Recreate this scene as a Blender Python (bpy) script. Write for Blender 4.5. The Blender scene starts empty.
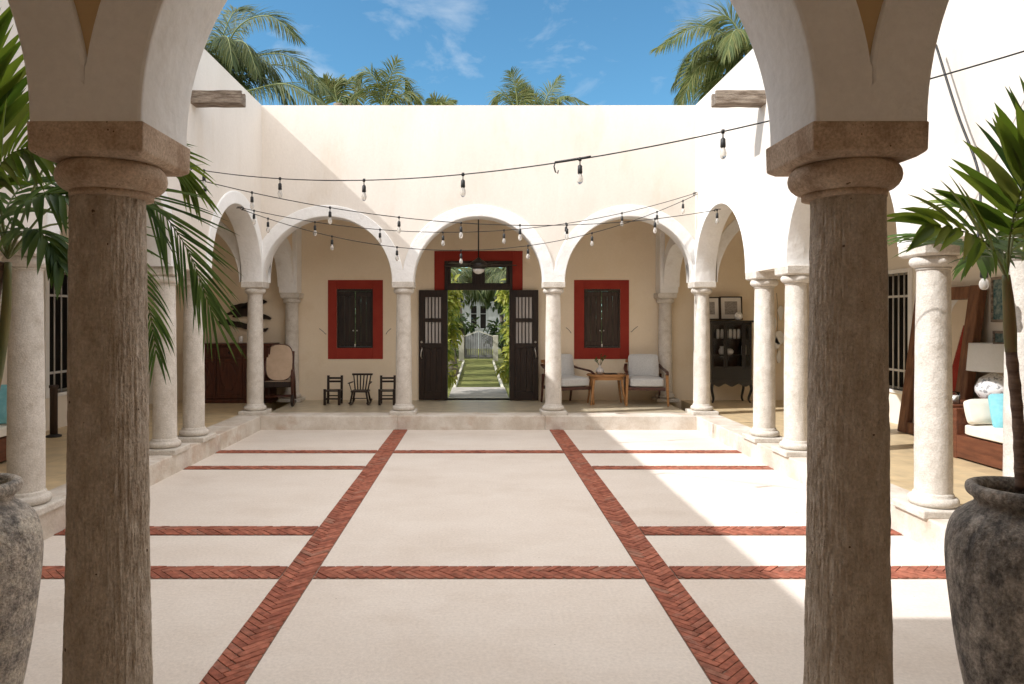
import bpy, bmesh, math, random
from mathutils import Vector, Matrix, noise
R = math.radians
sc = bpy.context.scene
COL = sc.collection
rng = random.Random(7)

# ------------------------------------------------------------------ frame of the place
F, VX, VY, HC = 700.0, 478.5, 319.0, 1.716       # lens and eye height measured from the photograph
def P(px, py, Y): return Vector(((px-VX)*Y/F, Y, HC+(VY-py)*Y/F))
GF = 0.216        # gallery floor
SP = 2.300        # springing of the arches
TOP = 5.06        # parapet
CEIL = 4.2
XC = 3.54         # side column lines
YF, YB = 2.233, 11.10
BW = 13.0         # back wall of the gallery
XL, XR = -5.8, 6.0

# ------------------------------------------------------------------ mesh builder
class MB:
    def __init__(s): s.v=[]; s.f=[]; s.m=[]; s.sm=[]
    def add(s, vs, fs, mi=0, smooth=False):
        o=len(s.v); s.v += [tuple(v) for v in vs]
        for f in fs: s.f.append(tuple(i+o for i in f)); s.m.append(mi); s.sm.append(smooth)
        return s
    def box(s, x0,x1,y0,y1,z0,z1, mi=0, M=None):
        vs=[Vector((x,y,z)) for z in (z0,z1) for y in (y0,y1) for x in (x0,x1)]
        if M: vs=[M@v for v in vs]
        return s.add(vs, [(0,2,3,1),(4,5,7,6),(0,1,5,4),(2,6,7,3),(0,4,6,2),(1,3,7,5)], mi)
    def bar(s, a, b, w, d, mi=0, up=Vector((0,0,1)), w2=None, d2=None):
        a=Vector(a); b=Vector(b); t=(b-a).normalized()
        if abs(t.dot(up))>0.98: up=Vector((0,1,0))
        sd=t.cross(up).normalized(); u=sd.cross(t)
        w2=w if w2 is None else w2; d2=d if d2 is None else d2
        vs=[]
        for p,ww,dd in ((a,w,d),(b,w2,d2)):
            for i,j in ((-1,-1),(1,-1),(1,1),(-1,1)): vs.append(p+sd*ww*i/2+u*dd*j/2)
        return s.add(vs,[(3,2,1,0),(4,5,6,7),(0,1,5,4),(1,2,6,5),(2,3,7,6),(3,0,4,7)],mi)
    def tube(s, pts, r, n=8, mi=0, caps=True, smooth=True):
        pts=[Vector(p) for p in pts]; N=len(pts)
        rs=r if isinstance(r,(list,tuple)) else [r]*N
        up=None; vs=[]
        for i,p in enumerate(pts):
            t=(pts[min(i+1,N-1)]-pts[max(i-1,0)]).normalized()
            if up is None:
                up=Vector((0,0,1)) if abs(t.z)<.9 else Vector((1,0,0))
            sd=t.cross(up).normalized(); up=sd.cross(t).normalized()
            for k in range(n):
                a=2*math.pi*k/n; vs.append(p+(sd*math.cos(a)+up*math.sin(a))*rs[i])
        fs=[(i*n+k, i*n+(k+1)%n, (i+1)*n+(k+1)%n, (i+1)*n+k) for i in range(N-1) for k in range(n)]
        o=len(s.v); s.add(vs,fs,mi,smooth)
        if caps:
            s.f += [tuple(o+k for k in reversed(range(n))), tuple(o+(N-1)*n+k for k in range(n))]
            s.m += [mi,mi]; s.sm += [False,False]
        return s
    def lathe(s, prof, c=(0,0,0), n=32, mi=0, caps=True, smooth=True, wob=0, axis=None):
        c=Vector(c); vs=[]
        for r,z in prof:
            for k in range(n):
                a=2*math.pi*k/n
                rr=r*(1+wob*noise.noise(Vector((math.cos(a)*1.3,math.sin(a)*1.3,z*2.0+c.x))))
                v=Vector((rr*math.cos(a), rr*math.sin(a), z))
                if axis: v=axis@v
                vs.append(c+v)
        N=len(prof)
        fs=[(i*n+k, i*n+(k+1)%n, (i+1)*n+(k+1)%n, (i+1)*n+k) for i in range(N-1) for k in range(n)]
        o=len(s.v); s.add(vs,fs,mi,smooth)
        if caps:
            s.f += [tuple(o+k for k in reversed(range(n))), tuple(o+(N-1)*n+k for k in range(n))]
            s.m += [mi,mi]; s.sm += [False,False]
        return s
    def prism(s, poly, ext, mi=0, smooth=False):
        # poly: list of Vectors in a plane (counter-clockwise seen from +ext); extruded by ext
        ext=Vector(ext); n=len(poly)
        a=[Vector(p) for p in poly]; b=[p+ext for p in a]
        o=len(s.v); s.v += [tuple(p) for p in a+b]
        s.f.append(tuple(o+i for i in reversed(range(n)))); s.f.append(tuple(o+n+i for i in range(n)))
        s.m += [mi,mi]; s.sm += [False,False]
        for i in range(n):
            j=(i+1)%n; s.f.append((o+i,o+j,o+n+j,o+n+i)); s.m.append(mi); s.sm.append(smooth)
        return s
    def build(s, name, mats, parent=None, loc=None, bevel=0, seg=2, recalc=True, sub=0):
        me=bpy.data.meshes.new(name); 
        org=Vector(loc) if loc is not None else Vector((0,0,0))
        me.from_pydata([tuple(Vector(v)-org) for v in s.v],[],s.f)
        if not isinstance(mats,(list,tuple)): mats=[mats]
        for m in mats: me.materials.append(m)
        me.polygons.foreach_set('material_index', s.m); me.polygons.foreach_set('use_smooth', s.sm)
        if recalc:
            bm=bmesh.new(); bm.from_mesh(me); bmesh.ops.recalc_face_normals(bm, faces=bm.faces[:]); bm.to_mesh(me); bm.free()
        me.update()
        o=bpy.data.objects.new(name,me); COL.objects.link(o); o.location=org
        if parent is not None:
            o.parent=parent; o.location=org-Vector(parent.get('_org',(0,0,0))) if False else org
        if bevel:
            b=o.modifiers.new('bevel','BEVEL'); b.width=bevel; b.segments=seg; b.limit_method='ANGLE'; b.angle_limit=R(40); b.harden_normals=False
        if sub:
            m=o.modifiers.new('sub','SUBSURF'); m.levels=sub; m.render_levels=sub
        return o

def tag(o, label=None, cat=None, group=None, kind=None):
    if label: o['label']=label
    if cat: o['category']=cat
    if group: o['group']=group
    if kind: o['kind']=kind
    return o
def empty(name, loc, label=None, cat=None, group=None, rz=0):
    o=bpy.data.objects.new(name,None); COL.objects.link(o); o.location=loc; o.rotation_euler=(0,0,rz)
    o.empty_display_size=.1
    return tag(o,label,cat,group)
def kids(o): return [c for c in bpy.data.objects if c.parent==o]
def dup(o, loc=None, rz=None, label=None, parent=None, group=None):
    c=o.copy(); COL.objects.link(c)
    if parent is not None: c.parent=parent
    if loc is not None: c.location=loc
    if rz is not None: c.rotation_euler=(0,0,rz)
    if label: c['label']=label
    if group: c['group']=group
    for k in kids(o): dup(k, parent=c)
    return c
def structure(o): o['kind']='structure'; return o

# ------------------------------------------------------------------ materials
def new_mat(name):
    m=bpy.data.materials.new(name); m.use_nodes=True
    nt=m.node_tree; b=nt.nodes['Principled BSDF']; return m,nt,b
def N(nt,t,**kw):
    n=nt.nodes.new(t)
    for k,v in kw.items():
        if k in n.inputs: n.inputs[k].default_value=v
        else: setattr(n,k,v)
    return n
def ramp(nt, pts):
    r=nt.nodes.new('ShaderNodeValToRGB'); e=r.color_ramp.elements
    while len(e)<len(pts): e.new(.5)
    for i,(p,c) in enumerate(pts):
        e[i].position=p; e[i].color=(*c,1) if len(c)==3 else c
    return r
def pmat(name, c1, c2, scale=3, rough=.7, bump=.2, bscale=60, stretch=(1,1,1), spec=.3, metal=0, detail=6, dist=.01,
         patch=None, coat=0, pos=(.35,.65), bump2=0, b2scale=4, bdetail=5, specks=None, grit=None, nrough=.6):
    """two-tone noise material with bump; patch=(colour, scale, threshold, amount) adds stains"""
    m,nt,b=new_mat(name); L=nt.links
    tc=N(nt,'ShaderNodeTexCoord'); mp=N(nt,'ShaderNodeMapping'); mp.inputs['Scale'].default_value=stretch
    L.new(tc.outputs['Object'],mp.inputs['Vector'])
    n=N(nt,'ShaderNodeTexNoise',Scale=scale,Detail=detail,Roughness=nrough); L.new(mp.outputs[0],n.inputs['Vector'])
    r=ramp(nt,[(pos[0],c1),(pos[1],c2)]); L.new(n.outputs['Fac'],r.inputs['Fac'])
    col=r.outputs['Color']
    if patch:
        pc,ps,pt,pa=patch
        n2=N(nt,'ShaderNodeTexNoise',Scale=ps,Detail=8,Roughness=.65); L.new(mp.outputs[0],n2.inputs['Vector'])
        r2=ramp(nt,[(pt-.06,(0,0,0)),(pt+.06,(pa,pa,pa))]); L.new(n2.outputs['Fac'],r2.inputs['Fac'])
        mx=N(nt,'ShaderNodeMix',data_type='RGBA'); L.new(r2.outputs['Color'],mx.inputs['Factor'])
        L.new(col,mx.inputs['A']); mx.inputs['B'].default_value=(*pc,1); col=mx.outputs['Result']
    if grit:
        n3=N(nt,'ShaderNodeTexNoise',Scale=grit[0],Detail=3,Roughness=.7); L.new(tc.outputs['Object'],n3.inputs['Vector'])
        r3=ramp(nt,[(.30,(1-grit[1],)*3),(.70,(1+grit[1]*.5,)*3)]); L.new(n3.outputs['Fac'],r3.inputs['Fac'])
        m3=N(nt,'ShaderNodeMix',data_type='RGBA',blend_type='MULTIPLY'); m3.inputs['Factor'].default_value=1; L.new(col,m3.inputs['A']); L.new(r3.outputs['Color'],m3.inputs['B']); col=m3.outputs['Result']
    if specks:
        vo=N(nt,'ShaderNodeTexVoronoi',Scale=specks[0],Randomness=1.0); L.new(tc.outputs['Object'],vo.inputs['Vector'])
        nz=N(nt,'ShaderNodeTexNoise',Scale=specks[0]*.35,Detail=2); L.new(tc.outputs['Object'],nz.inputs['Vector'])
        th=N(nt,'ShaderNodeMapRange'); L.new(nz.outputs['Fac'],th.inputs['Value']); th.inputs['From Min'].default_value=.56; th.inputs['From Max'].default_value=.75; th.inputs['To Min'].default_value=0; th.inputs['To Max'].default_value=specks[1]
        lt=N(nt,'ShaderNodeMath',operation='LESS_THAN'); L.new(vo.outputs['Distance'],lt.inputs[0]); L.new(th.outputs[0],lt.inputs[1])
        m4=N(nt,'ShaderNodeMix',data_type='RGBA'); L.new(lt.outputs[0],m4.inputs['Factor']); L.new(col,m4.inputs['A']); m4.inputs['B'].default_value=(*specks[2],1); col=m4.outputs['Result']
    L.new(col,b.inputs['Base Color'])
    b.inputs['Roughness'].default_value=rough; b.inputs['Specular IOR Level'].default_value=spec; b.inputs['Metallic'].default_value=metal
    if coat: b.inputs['Coat Weight'].default_value=coat; b.inputs['Coat Roughness'].default_value=.2
    if bump:
        nb=N(nt,'ShaderNodeTexNoise',Scale=bscale,Detail=bdetail,Roughness=.6); L.new(mp.outputs[0],nb.inputs['Vector'])
        h=nb.outputs['Fac']
        if bump2:
            nb2=N(nt,'ShaderNodeTexNoise',Scale=b2scale,Detail=3); L.new(mp.outputs[0],nb2.inputs['Vector'])
            ma=N(nt,'ShaderNodeMath',operation='MULTIPLY_ADD'); L.new(nb2.outputs['Fac'],ma.inputs[0]); ma.inputs[1].default_value=bump2; L.new(h,ma.inputs[2]); h=ma.outputs[0]
        bp=N(nt,'ShaderNodeBump',Strength=bump,Distance=dist); L.new(h,bp.inputs['Height']); L.new(bp.outputs[0],b.inputs['Normal'])
    return m
def leafmat(name, cols, trans=.35, rough=.4):
    m,nt,b=new_mat(name); L=nt.links
    g=N(nt,'ShaderNodeNewGeometry'); k=len(cols)
    r=ramp(nt,[(i/(k-1) if k>1 else 0,c) for i,c in enumerate(cols)]); L.new(g.outputs['Random Per Island'],r.inputs['Fac'])
    L.new(r.outputs['Color'],b.inputs['Base Color']); b.inputs['Roughness'].default_value=rough; b.inputs['Specular IOR Level'].default_value=.25
    t=N(nt,'ShaderNodeBsdfTranslucent'); hs=N(nt,'ShaderNodeHueSaturation',Saturation=1.1,Value=1.3); hs.inputs['Hue'].default_value=.48
    L.new(r.outputs['Color'],hs.inputs['Color']); L.new(hs.outputs[0],t.inputs['Color'])
    mx=N(nt,'ShaderNodeMixShader'); mx.inputs[0].default_value=trans
    L.new(b.outputs[0],mx.inputs[1]); L.new(t.outputs[0],mx.inputs[2]); L.new(mx.outputs[0],nt.nodes['Material Output'].inputs['Surface'])
    return m
def glassmat(name, tint=(1,1,1), gloss=.1):
    m,nt,b=new_mat(name); L=nt.links
    t=N(nt,'ShaderNodeBsdfTransparent'); t.inputs['Color'].default_value=(*tint,1)
    g=N(nt,'ShaderNodeBsdfGlossy',Roughness=.03)
    fr=N(nt,'ShaderNodeFresnel',IOR=1.45)
    mx=N(nt,'ShaderNodeMixShader'); L.new(fr.outputs[0],mx.inputs[0]); L.new(t.outputs[0],mx.inputs[1]); L.new(g.outputs[0],mx.inputs[2])
    L.new(mx.outputs[0],nt.nodes['Material Output'].inputs['Surface']); return m
def tilemat(name, c1, c2, mortar, size, rough=.45, spec=.4):
    m,nt,b=new_mat(name); L=nt.links
    tc=N(nt,'ShaderNodeTexCoord'); br=N(nt,'ShaderNodeTexBrick',offset=0.0); L.new(tc.outputs['Object'],br.inputs['Vector'])
    br.inputs['Color1'].default_value=(*c1,1); br.inputs['Color2'].default_value=(*c2,1); br.inputs['Mortar'].default_value=(*mortar,1)
    br.inputs['Scale'].default_value=1; br.inputs['Brick Width'].default_value=size; br.inputs['Row Height'].default_value=size; br.inputs['Mortar Size'].default_value=.004
    n=N(nt,'ShaderNodeTexNoise',Scale=5,Detail=7); L.new(tc.outputs['Object'],n.inputs['Vector'])
    r=ramp(nt,[(.3,(.78,.78,.78)),(.7,(1.08,1.06,1.02))]); L.new(n.outputs['Fac'],r.inputs['Fac'])
    mx=N(nt,'ShaderNodeMix',data_type='RGBA',blend_type='MULTIPLY'); mx.inputs['Factor'].default_value=1
    L.new(br.outputs['Color'],mx.inputs['A']); L.new(r.outputs['Color'],mx.inputs['B']); L.new(mx.outputs['Result'],b.inputs['Base Color'])
    b.inputs['Roughness'].default_value=rough; b.inputs['Specular IOR Level'].default_value=spec
    bp=N(nt,'ShaderNodeBump',Strength=.25,Distance=.004); L.new(br.outputs['Fac'],bp.inputs['Height']); bp.invert=True; L.new(bp.outputs[0],b.inputs['Normal'])
    return m

M={}
M['cream']  = pmat('cream_plaster',(.70,.645,.575),(.76,.71,.645),.9,.85,.4,34,spec=.15,dist=.007,bump2=5,b2scale=2.2,patch=((.64,.56,.46),1.5,.62,.45),grit=(26,.035),stretch=(1,1,.4))
M['white']  = pmat('white_plaster',(.80,.795,.775),(.86,.855,.84),2.0,.85,.45,28,spec=.15,dist=.008,bump2=5,b2scale=5,patch=((.68,.64,.59),3.2,.64,.45),grit=(30,.05))
M['tan']    = pmat('tan_plaster',(.82,.70,.53),(.86,.745,.585),1.3,.85,.35,40,spec=.15,dist=.005,bump2=4,b2scale=2.5,patch=((.74,.60,.42),1.6,.63,.4),grit=(26,.03))
M['pale']   = pmat('pale_plaster',(.78,.71,.60),(.82,.76,.66),1.3,.85,.3,40,spec=.15,dist=.005,bump2=4,b2scale=2.5)
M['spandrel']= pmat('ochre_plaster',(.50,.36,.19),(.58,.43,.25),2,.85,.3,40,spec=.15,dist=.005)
M['umber']  = pmat('warm_plaster',(.82,.68,.54),(.86,.73,.60),1.5,.85,.3,40,spec=.15,dist=.005)
M['stone']  = pmat('pale_stone',(.56,.515,.45),(.73,.69,.63),5,.85,.55,85,spec=.2,dist=.008,patch=((.42,.36,.29),3.2,.62,.65),bump2=1.5,b2scale=20,grit=(80,.14),nrough=.7)
M['grain']  = pmat('weathered_stone',(.50,.41,.32),(.73,.645,.55),5,.9,.85,34,stretch=(4,4,2.2),spec=.1,dist=.014,patch=((.36,.27,.195),1.1,.60,.5),bump2=2,b2scale=11,grit=(95,.22),specks=(38,.25,(.14,.10,.075)),nrough=.72,detail=9)
M['rough']  = pmat('brown_stone',(.47,.345,.25),(.66,.53,.415),7,.9,.6,80,spec=.1,dist=.006,patch=((.31,.21,.14),5,.58,.6),bump2=1.2,b2scale=18,grit=(110,.32),specks=(60,.28,(.14,.09,.06)),nrough=.7,detail=9)
M['slab']   = pmat('cream_concrete',(.675,.605,.535),(.74,.68,.615),1.6,.8,.4,130,spec=.2,dist=.004,patch=((.60,.52,.445),.9,.60,.45),bump2=3,b2scale=3,stretch=(.7,1,1),detail=12,nrough=.72,grit=(48,.12),specks=(15,.11,(.32,.26,.21)))
M['kerb']   = pmat('limestone_kerb',(.56,.49,.41),(.73,.685,.62),3,.8,.6,30,spec=.2,dist=.008,patch=((.50,.37,.28),2.5,.60,.6),bump2=2,b2scale=6,grit=(50,.1))
M['mortar'] = pmat('dark_mortar',(.16,.105,.08),(.26,.18,.14),12,.95,.4,80,spec=.1)
M['goldtile']=tilemat('golden_tile',(.60,.47,.29),(.64,.51,.32),(.50,.40,.25),.45)
M['greytile']=tilemat('polished_greenish_floor',(.52,.455,.335),(.56,.49,.36),(.46,.40,.30),.6,.3,.5)
M['red']    = pmat('red_paint',(.27,.030,.020),(.32,.042,.026),3,.75,.25,50,spec=.2,dist=.004)
M['darkwood']=pmat('dark_wood',(.011,.0065,.005),(.030,.016,.010),6,.45,.5,30,stretch=(6,6,.6),spec=.4,dist=.004)
M['greywood']=pmat('weathered_dark_wood',(.035,.022,.016),(.075,.05,.038),6,.6,.6,30,stretch=(8,8,.5),spec=.3,dist=.004)
M['mahogany']=pmat('mahogany',(.045,.012,.007),(.10,.028,.014),5,.35,.3,30,stretch=(6,6,.6),spec=.5,dist=.003)
M['teak']   = pmat('teak',(.30,.14,.05),(.45,.23,.09),6,.45,.3,30,stretch=(1,6,6),spec=.4,dist=.003)
M['brownwood']=pmat('reclaimed_wood',(.10,.04,.02),(.21,.095,.045),5,.55,.8,24,stretch=(4,4,.6),spec=.35,dist=.008)
M['redwood']= pmat('red_brown_wood',(.085,.028,.015),(.17,.06,.03),5,.4,.3,24,stretch=(4,.6,4),spec=.4,dist=.004)
M['black']  = pmat('black_lacquer',(.010,.009,.008),(.022,.018,.016),5,.35,.2,30,spec=.5,dist=.003)
M['rubber'] = pmat('black_cable',(.010,.010,.010),(.02,.02,.02),20,.5,.2,60,spec=.4,dist=.002)
M['cane']   = pmat('woven_cane',(.56,.42,.30),(.64,.49,.36),8,.7,.5,180,spec=.2,dist=.003)
M['greyfab']= pmat('grey_fabric',(.52,.53,.53),(.62,.63,.63),60,.95,.4,300,spec=.1,dist=.003)
M['whitefab']=pmat('ivory_fabric',(.74,.69,.60),(.80,.76,.68),10,.95,.3,250,spec=.1,dist=.003,bump2=3,b2scale=8)
M['aqua']   = pmat('aqua_fabric',(.20,.52,.60),(.27,.60,.67),20,.9,.4,220,spec=.1,dist=.003,bump2=3,b2scale=10)
M['shade']  = pmat('white_linen',(.82,.80,.76),(.86,.84,.80),60,.9,.2,250,spec=.1,dist=.002)
M['steel']  = pmat('brushed_steel',(.55,.53,.50),(.65,.63,.60),10,.35,.1,60,spec=.5,metal=.9,dist=.001)
M['barpaint']=pmat('pale_grey_bars',(.52,.50,.47),(.60,.58,.55),15,.6,.2,60,spec=.3,dist=.001)
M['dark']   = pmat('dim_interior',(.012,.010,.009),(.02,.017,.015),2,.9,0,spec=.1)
M['frosted']= pmat('pale_frosted_glass',(.50,.47,.45),(.58,.55,.53),3,.3,0,spec=.5)
M['china']  = pmat('white_china',(.78,.77,.74),(.83,.82,.79),6,.25,0,spec=.5)
M['coral']  = pmat('white_openwork',(.34,.34,.35),(.86,.855,.84),22,.5,.8,22,spec=.3,dist=.01,pos=(.40,.46),detail=3)
M['paper']  = pmat('white_mount',(.74,.71,.66),(.79,.76,.71),4,.8,0,spec=.2)
M['print']  = pmat('grey_print',(.24,.22,.20),(.46,.43,.39),26,.8,0,spec=.2,stretch=(1,1,3.5))
M['tealprint']=pmat('teal_print',(.03,.09,.10),(.25,.30,.26),18,.7,.2,30,spec=.2)
M['pot']    = pmat('charcoal_pot',(.075,.069,.064),(.33,.295,.255),11,.8,1.0,55,spec=.25,dist=.014,patch=((.50,.45,.39),9,.57,.6),bump2=2,b2scale=16,detail=12,pos=(.40,.60),grit=(75,.45),nrough=.78,stretch=(1,1,.6))
M['potgrey']= pmat('speckled_grey_pot',(.17,.16,.15),(.56,.50,.43),13,.8,1.0,60,spec=.25,dist=.014,patch=((.66,.60,.50),10,.56,.6),bump2=2,b2scale=16,detail=12,pos=(.38,.58),grit=(80,.45),nrough=.78)
M['soil']   = pmat('dark_soil',(.02,.014,.01),(.06,.04,.028),20,.95,1,60,spec=.1,dist=.02)
M['trunkring']=pmat('ringed_trunk',(.09,.055,.04),(.26,.18,.135),3,.7,.9,14,stretch=(1,1,9),spec=.25,dist=.01)
M['crownshaft']=pmat('green_crownshaft',(.10,.12,.04),(.20,.17,.06),4,.45,.3,20,stretch=(4,4,.6),spec=.4,dist=.005,patch=((.22,.13,.06),3,.56,.8))
M['palmtrunk']=pmat('palm_trunk',(.16,.13,.10),(.30,.25,.20),4,.9,1,10,stretch=(1,1,6),spec=.15,dist=.03)
M['stem']   = pmat('leaf_stem',(.10,.13,.04),(.17,.19,.06),8,.5,.2,30,spec=.3)
M['leafA']  = leafmat('palm_leaflet',[(.050,.105,.018),(.10,.18,.03),(.17,.25,.045),(.07,.14,.025),(.20,.22,.06)],.5,.5)
M['leafB']  = leafmat('blue_green_leaflet',[(.035,.080,.025),(.075,.14,.042),(.12,.19,.06),(.05,.11,.035)],.45,.5)
M['leafC']  = leafmat('coconut_leaflet',[(.055,.090,.025),(.10,.135,.036),(.19,.19,.06),(.075,.11,.03)],.35,.5)
M['leafD']  = leafmat('olive_coconut_leaflet',[(.030,.055,.02),(.055,.085,.028),(.115,.13,.045),(.04,.065,.022)],.3,.5)
M['vine']   = leafmat('yellow_green_leaf',[(.10,.16,.02),(.30,.34,.05),(.45,.44,.09),(.18,.26,.035)],.35)
M['bush']   = leafmat('garden_leaf',[(.025,.055,.014),(.06,.10,.025),(.11,.15,.04)],.25)
M['lawn']   = pmat('lawn_grass',(.085,.10,.030),(.20,.205,.065),1.6,.95,1,60,spec=.1,dist=.03,detail=9,patch=((.24,.21,.09),1.2,.6,.6))
M['path']   = pmat('grey_path',(.26,.24,.21),(.36,.33,.29),4,.85,.4,60,spec=.2)
M['whitepaint']=pmat('white_paint',(.76,.75,.72),(.81,.80,.77),4,.7,.1,60,spec=.2)
M['driftwood']=pmat('grey_driftwood',(.16,.12,.09),(.36,.30,.24),7,.9,1,30,stretch=(.8,5,5),spec=.1,dist=.015,patch=((.07,.05,.04),5,.6,.7))
M['greywall']=pmat('grey_stucco',(.24,.255,.25),(.33,.345,.34),2,.9,.3,30,spec=.1)
M['gategrey']=pmat('grey_gate_paint',(.12,.12,.12),(.19,.185,.18),4,.7,.2,40,spec=.2)
M['kerbcream']=pmat('cream_kerb',(.42,.40,.32),(.52,.49,.40),5,.9,.4,40,spec=.1)
M['glass']  = glassmat('clear_glass')
def mirror_mat():
    m,nt,b=new_mat('mirror_glass'); b.inputs['Metallic'].default_value=1; b.inputs['Roughness'].default_value=.02; b.inputs['Base Color'].default_value=(.8,.78,.74,1); return m
M['mirror']=mirror_mat()
def brick_mat():
    m,nt,b=new_mat('red_brick'); L=nt.links
    g=N(nt,'ShaderNodeNewGeometry'); r=ramp(nt,[(0,(.24,.080,.052)),(.3,(.34,.120,.076)),(.6,(.41,.155,.10)),(.85,(.31,.105,.068)),(1,(.34,.17,.12))])
    L.new(g.outputs['Random Per Island'],r.inputs['Fac'])
    tc=N(nt,'ShaderNodeTexCoord'); n=N(nt,'ShaderNodeTexNoise',Scale=22,Detail=6); L.new(tc.outputs['Object'],n.inputs['Vector'])
    r2=ramp(nt,[(.3,(.6,.6,.6)),(.7,(1.2,1.15,1.15))]); L.new(n.outputs['Fac'],r2.inputs['Fac'])
    mx=N(nt,'ShaderNodeMix',data_type='RGBA',blend_type='MULTIPLY'); mx.inputs['Factor'].default_value=1
    L.new(r.outputs['Color'],mx.inputs['A']); L.new(r2.outputs['Color'],mx.inputs['B'])
    n3=N(nt,'ShaderNodeTexNoise',Scale=5,Detail=8,Roughness=.7); L.new(tc.outputs['Object'],n3.inputs['Vector'])
    r3=ramp(nt,[(.58,(0,0,0)),(.72,(.45,.45,.45))]); L.new(n3.outputs['Fac'],r3.inputs['Fac'])
    m2=N(nt,'ShaderNodeMix',data_type='RGBA'); L.new(r3.outputs['Color'],m2.inputs['Factor']); L.new(mx.outputs['Result'],m2.inputs['A']); m2.inputs['B'].default_value=(.48,.34,.28,1)
    L.new(m2.outputs['Result'],b.inputs['Base Color']); b.inputs['Roughness'].default_value=.85; b.inputs['Specular IOR Level'].default_value=.2
    bp=N(nt,'ShaderNodeBump',Strength=.7,Distance=.004); n4=N(nt,'ShaderNodeTexNoise',Scale=90,Detail=4); L.new(tc.outputs['Object'],n4.inputs['Vector']); L.new(n4.outputs['Fac'],bp.inputs['Height']); L.new(bp.outputs[0],b.inputs['Normal'])
    return m
M['brick']=brick_mat()

# ------------------------------------------------------------------ ground, court, galleries
structure(MB().add([(-250,-250,-.06),(250,-250,-.06),(250,300,-.06),(-250,300,-.06)],[(0,1,2,3)]).build('lawn',M['lawn']))
KX=3.37; KY0,KY1=2.56,10.82
structure(MB().box(-KX-.01,KX+.01,KY0-.01,KY1+.01,-.05,0).build('courtyard_floor',M['slab']))
def clip(poly, x0,x1,y0,y1):
    for ax,lim,sg in ((0,x0,1),(0,x1,-1),(1,y0,1),(1,y1,-1)):
        out=[]
        for i in range(len(poly)):
            a,b=poly[i-1],poly[i]; da=(a[ax]-lim)*sg; db=(b[ax]-lim)*sg
            if (da>=0)!=(db>=0):
                t=da/(da-db); out.append((a[0]+(b[0]-a[0])*t, a[1]+(b[1]-a[1])*t))
            if db>=0: out.append(b)
        poly=out
        if len(poly)<3: return []
    return poly
def area(p): return abs(sum(p[i-1][0]*p[i][1]-p[i][0]*p[i-1][1] for i in range(len(p))))/2
def brick_strip(x0,x1,y0,y1, along):
    mb=MB(); mb.box(x0,x1,y0,y1,-.02,.003,1)
    w,n=.046,4; l=w*n; g=.0022
    L=max(x1-x0,y1-y0); hw=min(x1-x0,y1-y0)/2
    ca=math.sqrt(.5); K=int(L/(w*1.414))+12
    r2=random.Random(int((x0+y0)*1000))
    base=[[(g,g),(l-g,g),(l-g,w-g),(g,w-g)], [((2*n-1)*w+g,g),(2*n*w-g,g),(2*n*w-g,l-g),((2*n-1)*w+g,l-g)]]
    seen=set()
    for a in range(-K,K+K):
        for b in range(-6,7):
            ox,oy=a*w+b*l, a*w-b*l
            for q in base:
                pts=[]
                for (x,y) in q:
                    x+=ox; y+=oy
                    u,v=(x+y)*ca,(y-x)*ca       # u runs along the strip
                    pts.append((u,v))
                m=(sum(p[0] for p in pts)/4, sum(p[1] for p in pts)/4)
                if not(-.3<m[0]<L+.3 and -.4<m[1]<.4): continue
                jx,jy=r2.uniform(-.002,.002),r2.uniform(-.002,.002)
                pts=[(p[0]+jx,p[1]+jy) for p in pts]
                if along=='y': pp=[(x0+hw-p[1], y0+p[0]) for p in pts]
                else: pp=[(x0+p[0], y0+hw+p[1]) for p in pts]
                pp=clip(pp,x0+.004,x1-.004,y0+.004,y1-.004)
                if len(pp)<3 or area(pp)<2e-4: continue
                z=.007+r2.uniform(0,.0035)
                mb.prism([Vector((p[0],p[1],-.01)) for p in pp],(0,0,z+.01))
    o=structure(mb.build('brick_strip',[M['brick'],M['mortar']]))
    b=o.modifiers.new('bevel','BEVEL'); b.width=.0025; b.segments=1; b.limit_method='ANGLE'; b.angle_limit=R(40)
    return o
SW=.11
for sx in (-1.205,1.205): brick_strip(sx-SW,sx+SW,KY0,KY1-.002,'y')
for yy,full in ((4.73,1),(5.66,0),(8.06,0),(9.03,1)):
    hw=.115 if yy<6 else .09
    brick_strip(-KX+.002,-1.205-SW-.001,yy-hw,yy+hw,'x'); brick_strip(1.205+SW+.001,KX-.002,yy-hw,yy+hw,'x')
    if full: brick_strip(-1.205+SW+.001,1.205-SW-.001,yy-hw,yy+hw,'x')
KW=.40
def kerb(axis, lo, hi, c0, c1):
    mb=MB(); t=lo; r2=random.Random(int(abs(c0)*100+lo*7))
    while t<hi-.05:
        e=min(hi,t+r2.uniform(1.9,2.6))
        if hi-e<.9: e=hi
        h=GF+r2.uniform(0,.002); j=r2.uniform(0,.002)
        lo_c,hi_c=min(c0,c1),max(c0,c1)
        if axis=='x': mb.box(t+.0006,e-.0006,lo_c-j*(c1>c0),hi_c+j*(c1<c0),-.04,h)
        else: mb.box(lo_c-j*(c1>c0),hi_c+j*(c1<c0),t+.0006,e-.0006,-.04,h)
        t=e
    return structure(mb.build('stone_kerb',M['kerb'],bevel=.012,seg=2))
kerb('x',-KX,KX,KY1,KY1+KW); kerb('x',-KX-KW,KX+KW,KY0,KY0-.62)
kerb('y',KY0,KY1+KW,-KX,-KX-KW); kerb('y',KY0,KY1+KW,KX,KX+KW)
gz=GF-.006
structure(MB().box(-KX,KX,KY1+KW-.005,BW+.4,-.05,gz).build('back_gallery_floor',M['greytile']))
structure(MB().box(XL-.3,-KX-KW+.005,-.6,BW+.4,-.05,gz).build('side_gallery_floor',M['goldtile']))
structure(MB().box(KX+KW-.005,XR+.3,-.6,BW+.4,-.05,gz).build('side_gallery_floor',M['goldtile']))
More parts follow.
